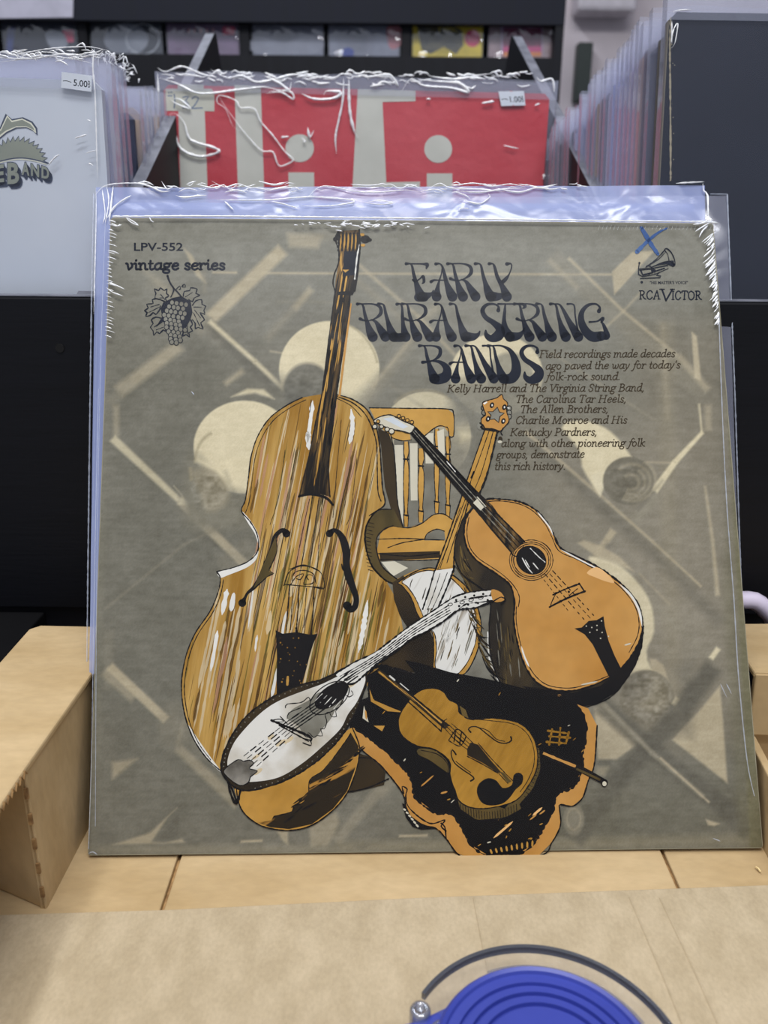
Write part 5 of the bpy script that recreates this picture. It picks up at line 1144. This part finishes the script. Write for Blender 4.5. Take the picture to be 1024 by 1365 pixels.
def logo_letter(ch, x0, x1, y0, y1, tilt):
    for dx, dy in ((60,75),(45,55),(30,38),(15,18)):
        sans(aw, ch, *[0, 1, 0, 1], STEEL, .05, warp=lambda x, y: zb((x0+dx+(x1-x0)*x, y0+dy+(y1-y0)*y+tilt*x))[0])
    sans(aw, ch, 0, 1, 0, 1, STEEL, .075, warp=lambda x, y: zb((x0-10+(x1-x0+20)*x, y0-12+(y1-y0+24)*y+tilt*x))[0])
    sans(aw, ch, 0, 1, 0, 1, SAGE, .035, warp=lambda x, y: zb((x0+(x1-x0)*x, y0+(y1-y0)*y+tilt*x))[0])
logo_letter('E', -170, 70, 880, 1160, -25); logo_letter('B', 125, 320, 835, 1170, -10); logo_letter('A', 360, 490, 815, 1020, 20); logo_letter('N', 515, 650, 845, 1035, 30); logo_letter('D', 690, 815, 880, 1070, 35)
aw.build('saw_logo_print', wo)
TAGM = mat('white_price_paper', (206, 212, 222), rough=.5)
def price(parent, fr, w, quad, text, mirror=False, sup=True):
    a = Art(fr, w); a.poly(quad, TAGM, False)
    (xa, ya), (xb, yb), (xc, yc), (xd, yd) = quad[0], quad[1], quad[2], quad[3]
    def wp_(s, t): return ((1-t)*((1-s)*xa+s*xb)+t*((1-s)*xd+s*xc), (1-t)*((1-s)*ya+s*yb)+t*((1-s)*yd+s*yc))
    sans(a, text, 0, 1, 0, 1, NAVY, .01, mirror=mirror, warp=lambda x, y: wp_(.40+.46*x, .36+.40*y))
    if sup: sans(a, 'B', 0, 1, 0, 1, NAVY, .0, warp=lambda x, y: wp_(.88+.07*x, .34+.42*y))
    a.stroke([wp_(.05, .56), wp_(.18, .52), wp_(.33, .58)], NAVY, .9)
    for s in (.5,): a.poly([wp_(s-.04, -.02), wp_(s+.04, -.02), wp_(s, .07)], fr_cover(parent), False); a.poly([wp_(s-.04, 1.02), wp_(s+.04, 1.02), wp_(s, .93)], fr_cover(parent), False)
    a.build('price_sticker', parent)
def fr_cover(o): return [c for c in o.children if c.name.startswith('cover')][0].data.materials[0]
price(wo, wf, .0022, [(84.5,97),(124.5,102),(124,123.5),(83.5,118)], '5.00')
wrinkles(wf, wo, .0024, [((-20,70),(30,72),(70,66),(120,64),(150,70)), ((-20,76),(40,80),(90,73),(126,78)), ((0,84),(20,82),(60,76),(100,80),(125,86)), ((60,70),(100,75),(128,70)), ((128,66),(126,90),(128,120)), ((124,66),(133,75),(140,68)), ((118,160),(124,163)), ((102,185),(112,182),(118,180)), ((116,205),(126,202),(134,201)), ((120,218),(126,221)), ((66,222),(74,212),(82,206)), ((128,100),(130,160),(132,240))], .6, 1.3)

# red record, front of the middle bin
RCOV = mat('red_print_cover', (190, 56, 66), rough=.38, rgb2=(200, 78, 86), nscale=16, bump=.5, bscale=120)
YR = .742
pr = on_y(218, 113, YR); pr2 = on_y(733, 125, YR)
ro, rf = box_album('red record with pale stripes and two pale dots, front of the middle bin', pr.x, YR, pr.z, RCOV, solid('red_spine', (150, 60, 60)), .005, .05, lip=.010, W=(pr2.x-pr.x), zrot=math.atan2(pr2.z-pr.z, pr2.x-pr.x))
ar = Art(rf, .0002); PALE = mat('pale_grey_print', (196, 196, 186), rough=.55, rgb2=(204, 204, 194), nscale=40)
def rz(*p): return [(200+x/3.657, 80+y/3.657) for x, y in p]
def rz2(*p): return [(460+x/3.413, 80+y/3.413) for x, y in p]
ar.poly(rz((135,118),(262,120),(280,600),(278,900),(160,900),(148,600)), PALE, False)
ar.poly(rz((412,122),(540,126),(556,600),(560,900),(440,900),(428,600)), PALE, False)
ar.poly([(485,119),(554,121),(554,135),(510,136),(515,243),(560,242),(560,250),(470,250),(477,119)], PALE, False)
ar.dot(*rz((730,430))[0], 19, PALE, 18.5, n=40); ar.dot(*rz2((424,405))[0], 18.5, PALE, 18.5, n=40)
ar.poly(rz((675,548),(800,548),(802,900),(678,900)), PALE, False); ar.poly(rz2((372,516),(488,516),(492,900),(375,900)), PALE, False)
ar.poly(rz((76,140),(300,140),(314,160),(314,250),(78,248)), mat('cream_label', (190, 190, 176), rough=.6), False)
for s in (((90,158),(95,162)), ((102,156),(108,160)), ((88,175),(106,174)), ((160,182),(190,178),(172,200),(190,215),(160,236)), ((205,190),(222,178),(236,190),(215,225),(204,236),(256,234)), ((118,168),(122,200),(118,235))): ar.stroke(rz(*s), PENB, 1.3)
ar.build('pale_print', ro)
ar = Art(rf, .0021); ar.k = 3
price(ro, rf, .0021, [(664,122.5),(698,122),(700,141),(668,142)], '1.00')
wl = [rz(*s) for s in (((0+40,40),(80,60),(160,35),(250,70),(330,90)), ((50,90),(140,120),(220,160),(300,165),(420,150),(500,140),(560,135),(640,150)), ((40,60),(45,200),(40,400)), ((300,50),(380,90),(450,80),(520,110),(600,100),(700,75),(820,80)), ((560,80),(640,120),(680,150),(690,110)), ((800,80),(900,90),(940,70),(1020,90)), ((330,150),(350,200),(420,300),(450,340),(540,440),(600,450),(620,500),(640,520),(700,490),(660,450),(600,370),(540,300),(510,240),(440,235),(430,210),(400,190),(340,175),(330,210),(370,240),(410,330),(450,345)),
  ((100,265),(120,330),(150,430),(230,470),(300,465),(340,445),(300,425),(200,390),(170,310),(130,265),(100,265)), ((100,190),(130,215),(200,240),(150,195),(110,190)), ((570,165),(640,160),(700,195),(690,160),(620,150),(580,160)), ((740,165),(790,190),(850,195),(910,185),(930,160),(860,155),(850,175)), ((945,90),(940,200),(920,300),(905,380),(910,460)), ((970,90),(975,250),(1000,360),(1020,380)), ((770,330),(780,380),(800,345)), ((640,380),(680,375)), ((740,380),(760,400),(745,400)))]
wl += [rz2(*s) for s in (((60,60),(100,80),(200,70),(240,120),(210,90)), ((260,140),(300,90),(360,120),(480,130),(560,150),(520,110),(420,100),(330,90)), ((380,75),(500,90),(620,70),(660,65)), ((560,80),(640,90)), ((870,80),(890,100),(940,90),(950,150)), ((860,210),(885,200)), ((620,200),(680,190)), ((900,545),(905,520)), ((370,180),(390,180)), ((720,390),(760,400),(790,405)))]
wrinkles(rf, ro, .0022, wl, .9, 2.0)
rr = random.Random(8)
wrinkles(rf, ro, .0022, [[(x, y), (x+rr.uniform(4,10), y+rr.uniform(-4,4)), (x+rr.uniform(10,20), y+rr.uniform(-3,5))] for x, y in ((rr.uniform(215,700), 97+abs(rr.gauss(0,7))) for _ in range(90))], .5, 1.5, name='lip_wrinkle_glints')
wrinkles(wf, wo, .0024, [[(x, y), (x+rr.uniform(4,10), y+rr.uniform(-4,4)), (x+rr.uniform(10,20), y+rr.uniform(-3,5))] for x, y in ((rr.uniform(-10,128), 73+rr.gauss(0,4)) for _ in range(40))], .5, 1.4, name='lip_wrinkle_glints')

# left bin stack behind the white record
GL = 'sleeved records in the left bin behind the white record'
cols = [(150,140,176),(120,110,130),(146,128,120),(170,170,180),(150,158,190),(160,164,190),(170,174,196),(160,166,192),(36,44,70),(190,160,120),(176,170,170),(160,164,186),(150,156,184),(214,176,120)]
desc = ['lilac-edged','dark mauve-edged','brown-edged','pale grey-edged','blue-grey-edged','slate-edged','pale lilac-edged','cool grey-edged','navy-edged','tan-edged','warm grey-edged','milky grey-edged','greyish blue-edged','orange-edged']
ords = ['nearest','second nearest','third nearest','fourth nearest','fifth nearest','sixth nearest','seventh nearest','eighth from the front','ninth from the front','tenth from the front','eleventh from the front','twelfth from the front','second last','last']
for i in range(14):
    y = .492+.0165*i+(.02 if i > 7 else 0); zt = .345+.0022*i-(.012 if i > 7 else 0)+rr.uniform(-.003, .003)
    e = mat('card_edge', cols[i], rough=.7)
    lo_, lf_ = box_album(f'{desc[i]} sleeved record in the left bin, {ords[i]} behind the white record', -.1745-.0008*i-.315+rr.uniform(-.002,.002)+.001, y, zt, e, e, .0045, .045, 'sleeved records in the left bin', lip=.014, film_m=SLEEVE)
    xe = 142+i*5
    if i > 9: continue
    wrinkles(lf_, lo_, .0024, [[(x, y), (x+rr.uniform(-5,5), y+rr.uniform(-4,6)), (x+rr.uniform(-6,6), y+rr.uniform(2,9))] for x, y in ((xe-rr.uniform(0,16), 67+i*1.2+(14 if i > 7 else 0)+rr.uniform(0,16)) for _ in range(6))], .4, .9, name='lip_wrinkle_glints', sd=i)
# dark record, front of the right bin
DCOV = mat('navy_cloth_cover', (20, 26, 40), rough=.6, spec=.2, rgb2=(26, 32, 48), nscale=9, bump=.1, bscale=60)
YD = .535; pd = on_y(893, 16, YD)
do, df = box_album('large dark navy record with worn corners, front of the right bin', pd.x, YD, pd.z, DCOV, solid('worn_card_spine', (120, 114, 102)), .006, .2, lip=.016, zrot=-.004, sleeve_side=.002, film_m=SLEEVE)
wrinkles(df, do, .0022, [((892,60),(897,40),(902,34),(898,60),(893,66)), ((896,18),(905,16),(920,15)), ((894,30),(894,60))], .6, 1.0)
ad = Art(df, .0002); WORN = mat('bare_card', (140, 132, 112), rough=.8)
for k in range(26): x = 893+abs(rr.gauss(0,3)); y = rr.uniform(20,245); ad.dot(x, y, rr.uniform(.3,.8), WORN)
ad.stroke([(894,24),(893,60),(893.5,120),(894,200),(894,240)], WORN, 2, rough=.6)
ad.build('edge_wear', do)
cols = [(92,88,80),(60,66,92),(92,70,84),(214,160,120),(176,170,200),(186,176,200),(170,176,206),(184,180,210),(160,166,200),(180,176,196),(32,34,40),(176,150,112),(96,110,150),(120,128,164),(170,176,204),(150,160,190),(178,182,206),(60,64,76),(190,170,130),(150,158,190),(170,176,200),(130,138,166),(176,176,190),(186,180,180),(160,166,186),(196,186,170),(206,180,140)]
words = ['taupe','slate blue','plum','peach','pale lilac','pinkish lilac','icy blue','milky lilac','cool lilac','pale mauve','black and','tan','mid blue','dusty blue','frosted blue','grey-blue','frosted','charcoal','straw-coloured','hazy blue','misty grey','steel grey','pearl grey','warm pearl','dove grey','ivory','beige']
far = ['first','second','third','fourth','fifth','sixth','seventh','eighth','ninth','tenth','eleventh','twelfth','thirteenth','fourteenth','fifteenth','sixteenth','seventeenth','eighteenth','nineteenth','twentieth','third last','fourth last','fifth last','sixth last','seventh last','second last','last']
n = 24
for i in range(n):
    t = (i+1)/n; y = YD+.008+.195*t; zt = pd.z-.006-.052*t+rr.uniform(-.004, .004)
    
    cc = cols[i if i < 22 else i+3]; cc = tuple(min(235, c_*1.14) for c_ in cc) if min(cc) > 140 else cc
    e = mat('card_edge', cc, rough=.7); w_ = words[i if i < 22 else i+3]
    place = far[i] if i < n-2 else ('second last' if i == n-2 else 'last')
    box_album(f'{w_}-edged sleeved record in the right bin, {place} behind the navy one', pd.x+.0015-.024*t+rr.uniform(-.0015,.0015), y, zt, e, e, rr.choice((.0035,.004,.0055,.0045)), .2, 'sleeved records in the right bin', lip=.013, film_m=SLEEVE)

# ------------------------------------------------------------ compact-disc rack beyond
YC = 1.80
rack = empty('disc_rack', (0, YC, .2)); tag(rack, 'black display rack holding plastic disc cases across the back', 'display rack')
def rp(name, x0, x1, y0, y1, z0, z1, m): b = MB(); b.box(x0, x1, y0-YC, y1-YC, z0-.2, z1-.2); return b.build(name, m, rack)
zA = on_y(400, 30, YC-.03).z; zB = on_y(400, 74, YC-.03).z; xR = on_y(752, 40, YC-.03).x
rp('header_board', -1.6, xR, YC-.032, YC-.012, zA, zA+.6, mat('charcoal_header', (30, 32, 42), rough=.7, spec=.2, rgb2=(30, 32, 40), stretch=(8, 1, 1), nscale=8))
rp('front_rail', -1.6, xR, YC-.032, YC-.020, zB-.30, zB, BLACKD)
rp('shelf', -1.6, xR, YC-.020, YC+.16, on_y(400, 118, YC).z-.012, on_y(400, 118, YC).z-.002, BLACKD)
rp('back_board', -1.6, xR, YC+.16, YC+.17, zB-.3, zA+.6, BLACKD)
rp('end_board', xR-.016, xR, YC-.03, YC+.16, zB-.3, zA+.6, BLACKD)
for px in (112, 327, 541): x = on_y(px, 50, YC).x; rp('upright', x-.009, x+.009, YC-.012, YC+.15, zB-.2, zA, BLACKD)
CASE = film('clear_case_plastic', .08, (200, 210, 230), gloss=.16, rough=.06, bump=.8, bscale=16, blen=.01)
zs = on_y(400, 118, YC).z
def disc(label, x0, x1, rgb, paint):
    a, b_ = on_y(x0, 50, YC).x, on_y(x1, 50, YC).x; H = zA+.035-zs
    fr = Frame((a, YC, zs), (1, 0, 0), (0, .03, 1)); o = empty('disc_case', mat=fr.mat); tag(o, label, 'disc case', 'disc cases along the rack')
    W = b_-a; m = MB(); m.box(.002, W-.002, .002, H-.002, -.008, -.0015); m.build('insert_card', mat('insert_print', rgb, rough=.6, rgb2=tuple(min(255, c*1.25) for c in rgb), nscale=18), o)
    m = MB(); m.box(0, W, 0, H, -.0095, 0); m.build('case', CASE, o, bevel=.0008)
    g = Art(fr, -.0013); g.LAY = .00004; paint(g, o, fr)
    if g.v: g.build('insert_print', o)
PK = mat('pink_sticker', (224, 60, 110), rough=.5); GHO = mat('ghost_grey', (130, 136, 150), rough=.6, rgb2=(160, 166, 180), nscale=20)
def p1(g, o, f): g.poly([(83,40),(98,40),(98,56),(83,56)], PK, False); g.poly([(10,38),(20,36),(16,70),(8,70)], mat('deep_blue_print', (40,60,130), rough=.6), False); g.poly([(60,44),(80,40),(90,60),(70,66)], GHO, True)
def p2(g, o, f): g.dot(168, 52, 30, GHO, 22); g.oval(190, 52, 22, 20, mat('pale_arc', (190,196,206), rough=.5), 1.6, rough=.1)
def p3(g, o, f): g.poly([(297,36),(313,36),(313,46),(297,46)], PK, False); sans(g, 'RECORDS'[:0] or 'I I I I I', 250, 285, 38, 43, mat('pink_lettering', (196,130,140), rough=.5), .02)
def p4(g, o, f): g.poly([(340,48),(380,56),(424,44),(424,70),(340,70)], mat('silver_print', (150,154,170), rough=.4), True)
def p5(g, o, f): g.dot(464, 70, 8, mat('blue_print', (40,66,160), rough=.5), 7); g.poly([(516,36),(534,36),(534,60),(520,64)], mat('rose_print', (190,120,130), rough=.5), True)
YEL = mat('yellow_print', (200, 180, 36), rough=.5)
def p6(g, o, f):
    DK6 = mat('dark_olive_print', (52, 50, 36), rough=.5, rgb2=(90, 84, 50), nscale=60)
    g.poly([(556,33),(604,33),(616,40),(618,60),(608,72),(592,62),(574,72),(562,66)], DK6, False); sans(g, 'TYPIC', 583, 611, 36, 42, YEL, .02); g.dot(630, 51, 10.5, PK, 11.5)
    for k in range(3): g.stroke([(623, 47+k*4), (637, 47+k*4)], mat('pale_pink', (240,150,180), rough=.5), 1)
def p7(g, o, f):
    g.poly([(668,34),(724,34),(724,74),(668,74)], mat('pale_frame', (176,150,180), rough=.5), False); g.poly([(671,37),(722,37),(722,62),(671,62)], mat('plum_print', (110,36,76), rough=.5, rgb2=(150,60,100), nscale=50), False)
    g.poly([(671,62),(722,62),(722,69),(671,69)], mat('hot_pink_print', (206,60,130), rough=.5), False); g.poly([(671,69),(722,69),(722,75),(671,75)], mat('orange_print', (226,140,60), rough=.5), False)
disc('dark blue disc case with a pink sticker, leftmost in the rack', 2, 104, (24,28,48), p1)
disc('dark disc case with a ghostly grey round picture, second from left in the rack', 119, 216, (40,44,56), p2)
disc('mauve disc case with a small pink sticker beside the left divider peak', 221, 319, (116,96,124), p3)
disc('silvery grey disc case left of centre in the rack', 335, 432, (120,124,140), p4)
disc('glaring pale disc case with a spot of blue at its foot', 437, 534, (130,134,150), p5)
disc('yellow disc case with a dark picture and round pink sticker', 549, 645, (196,176,40), p6)
disc('disc case with plum, pink and orange print at the right end of the rack', 651, 746, (150,130,134), p7)
# pale card on the header, boxed appliance on the wall
FH = Frame((0, YC-.0335, 0), (1, 0, 0), (0, 0, 1))
q = [FH.uv(*p) for p in ((-40,-60), (99,-60), (97,23), (-40,25))]; b = MB(); b.prism([(u, YC-.0335, v) for u, v in q], (0, .0012, 0))
tag(b.build('header_card', mat('pale_lilac_card', (170, 168, 182), rough=.5)), 'pale lilac card pinned on the black rack header at top left', 'card')
YW = 2.98; pa, pb = on_y(770, 14, YW-.09), on_y(840, 14, YW-.09)
b = MB(); b.box(pa.x, pb.x+.02, YW-.09, YW+.015, pa.z, pa.z+.22); tag(b.build('wall_unit', mat('white_plastic_unit', (196, 190, 196), rough=.4), None, bevel=.012), 'white rounded plastic unit mounted high on the back wall', 'appliance')
pa, pb = on_y(771, 65, YW-.03), on_y(779, 56, YW-.03)
b = MB(); b.box(pa.x, pb.x+.03, YW-.03, YW+.016, pa.z-.15, pb.z); tag(b.build('wall_box', mat('dark_wall_box', (40, 50, 46), rough=.5), None, bevel=.004), 'small dark box fixed on the back wall behind the right bin', 'box')
# pale plastic handle arch standing on the bench at the right, beside the album
b = MB(); YH = .432
c_ = [on_y(935, 800, YH), on_y(985, 800, YH), on_y(1006, 801, YH), on_y(1020, 812, YH), on_y(1034, 832, YH)]
pts = [Vector((c_[0].x-.008, YH, -.03)), Vector((c_[0].x-.006, YH, .05))]+c_+[Vector((c_[-1].x+.012, YH, .03)), Vector((c_[-1].x+.014, YH, -.03))]
b.tube([tuple(p) for p in catmull(pts, False, .006)], .0052, 10); tag(b.build('plastic_hoop', mat('lilac_white_plastic', (206, 196, 214), rough=.4), None, True), 'pale lilac plastic hoop standing on the black bench right of the album', 'hoop')

# ------------------------------------------------------------ tape dispenser
disp = empty('tape_dispenser', (.053, .187, NZ+.0003)); tag(disp, 'blue tape dispenser with a clear round guard lying on the near cardboard flap', 'tape dispenser')
BLUE = mat('blue_plastic', (50, 62, 150), rough=.4, rgb2=(54, 66, 158), spec=.5); GUARD = film('clear_guard_plastic', .10, (170, 176, 196), gloss=.03, rough=.12, bump=.1); RIM = film('smoky_guard_rim', .78, (76, 84, 100), gloss=.1, rough=.2, bump=.1)
b = MB(); H = .026
b.lathe((0, 0), [(.0362, 0), (.0362, H-.0012), (.0350, H), (.0338, H-.0006), (.0332, H-.0016), (.0300, H-.0016), (.0296, H-.0028), (.0288, H-.0028), (.0284, H-.0016), (.0262, H-.0016), (.0258, H-.003), (.0250, H-.003), (.0246, H-.0016), (.0222, H-.0016), (.0218, H-.003), (.0208, H-.003), (.0204, H-.0016), (.004, H-.0016)], 96)
bb = b.build('body', BLUE, disp, True)
for p in bb.data.polygons: p.use_smooth = True
md = bb.modifiers.new('edge', 'EDGE_SPLIT'); md.split_angle = .5
b = MB(); hy = .018
b.prism([(-.020, .028, 0), (-.040, .0172, 0), (-.115, -.002, 0), (-.115, -.04, 0), (-.02, -.034, 0)], (0, 0, H-.004)); b.build('handle', BLUE, disp, bevel=.0015)
b = MB(); vs = []; fs = []
for i in range(81):
    an = -.35+2.97*i/80; vs += [(.0335*math.cos(an), .0335*math.sin(an), .0226), (.0452*math.cos(an), .0452*math.sin(an), .0226)]
    if i: fs.append((2*i-2, 2*i-1, 2*i+1, 2*i))
b.add(vs, fs); b.build('guard_plate', GUARD, disp)
b = MB(); b.ring((0, 0), .0450, .0464, .0212, .0240, -.35, 2.55, 80); b.build('guard_rim', RIM, disp)
b = MB(); b.ring((0, 0), .0372, .0396, .020, .0216, .45, 1.95, 50); b.build('tape_edge', film('pale_tape', .35, (120, 132, 165), gloss=.05), disp)
for ax, ay, r in ((-.0392, .0195, .0036), (-.0330, .0128, .0030)):
    b = MB(); b.lathe((ax, ay), [(r, 0), (r, .0235), (r*.8, .0245), (r*.45, .0245), (r*.35, .023)], 24); b.build('guard_post', film('clear_post_plastic', .4, (140, 155, 190), gloss=.25, rough=.1, bump=.1), disp, True)
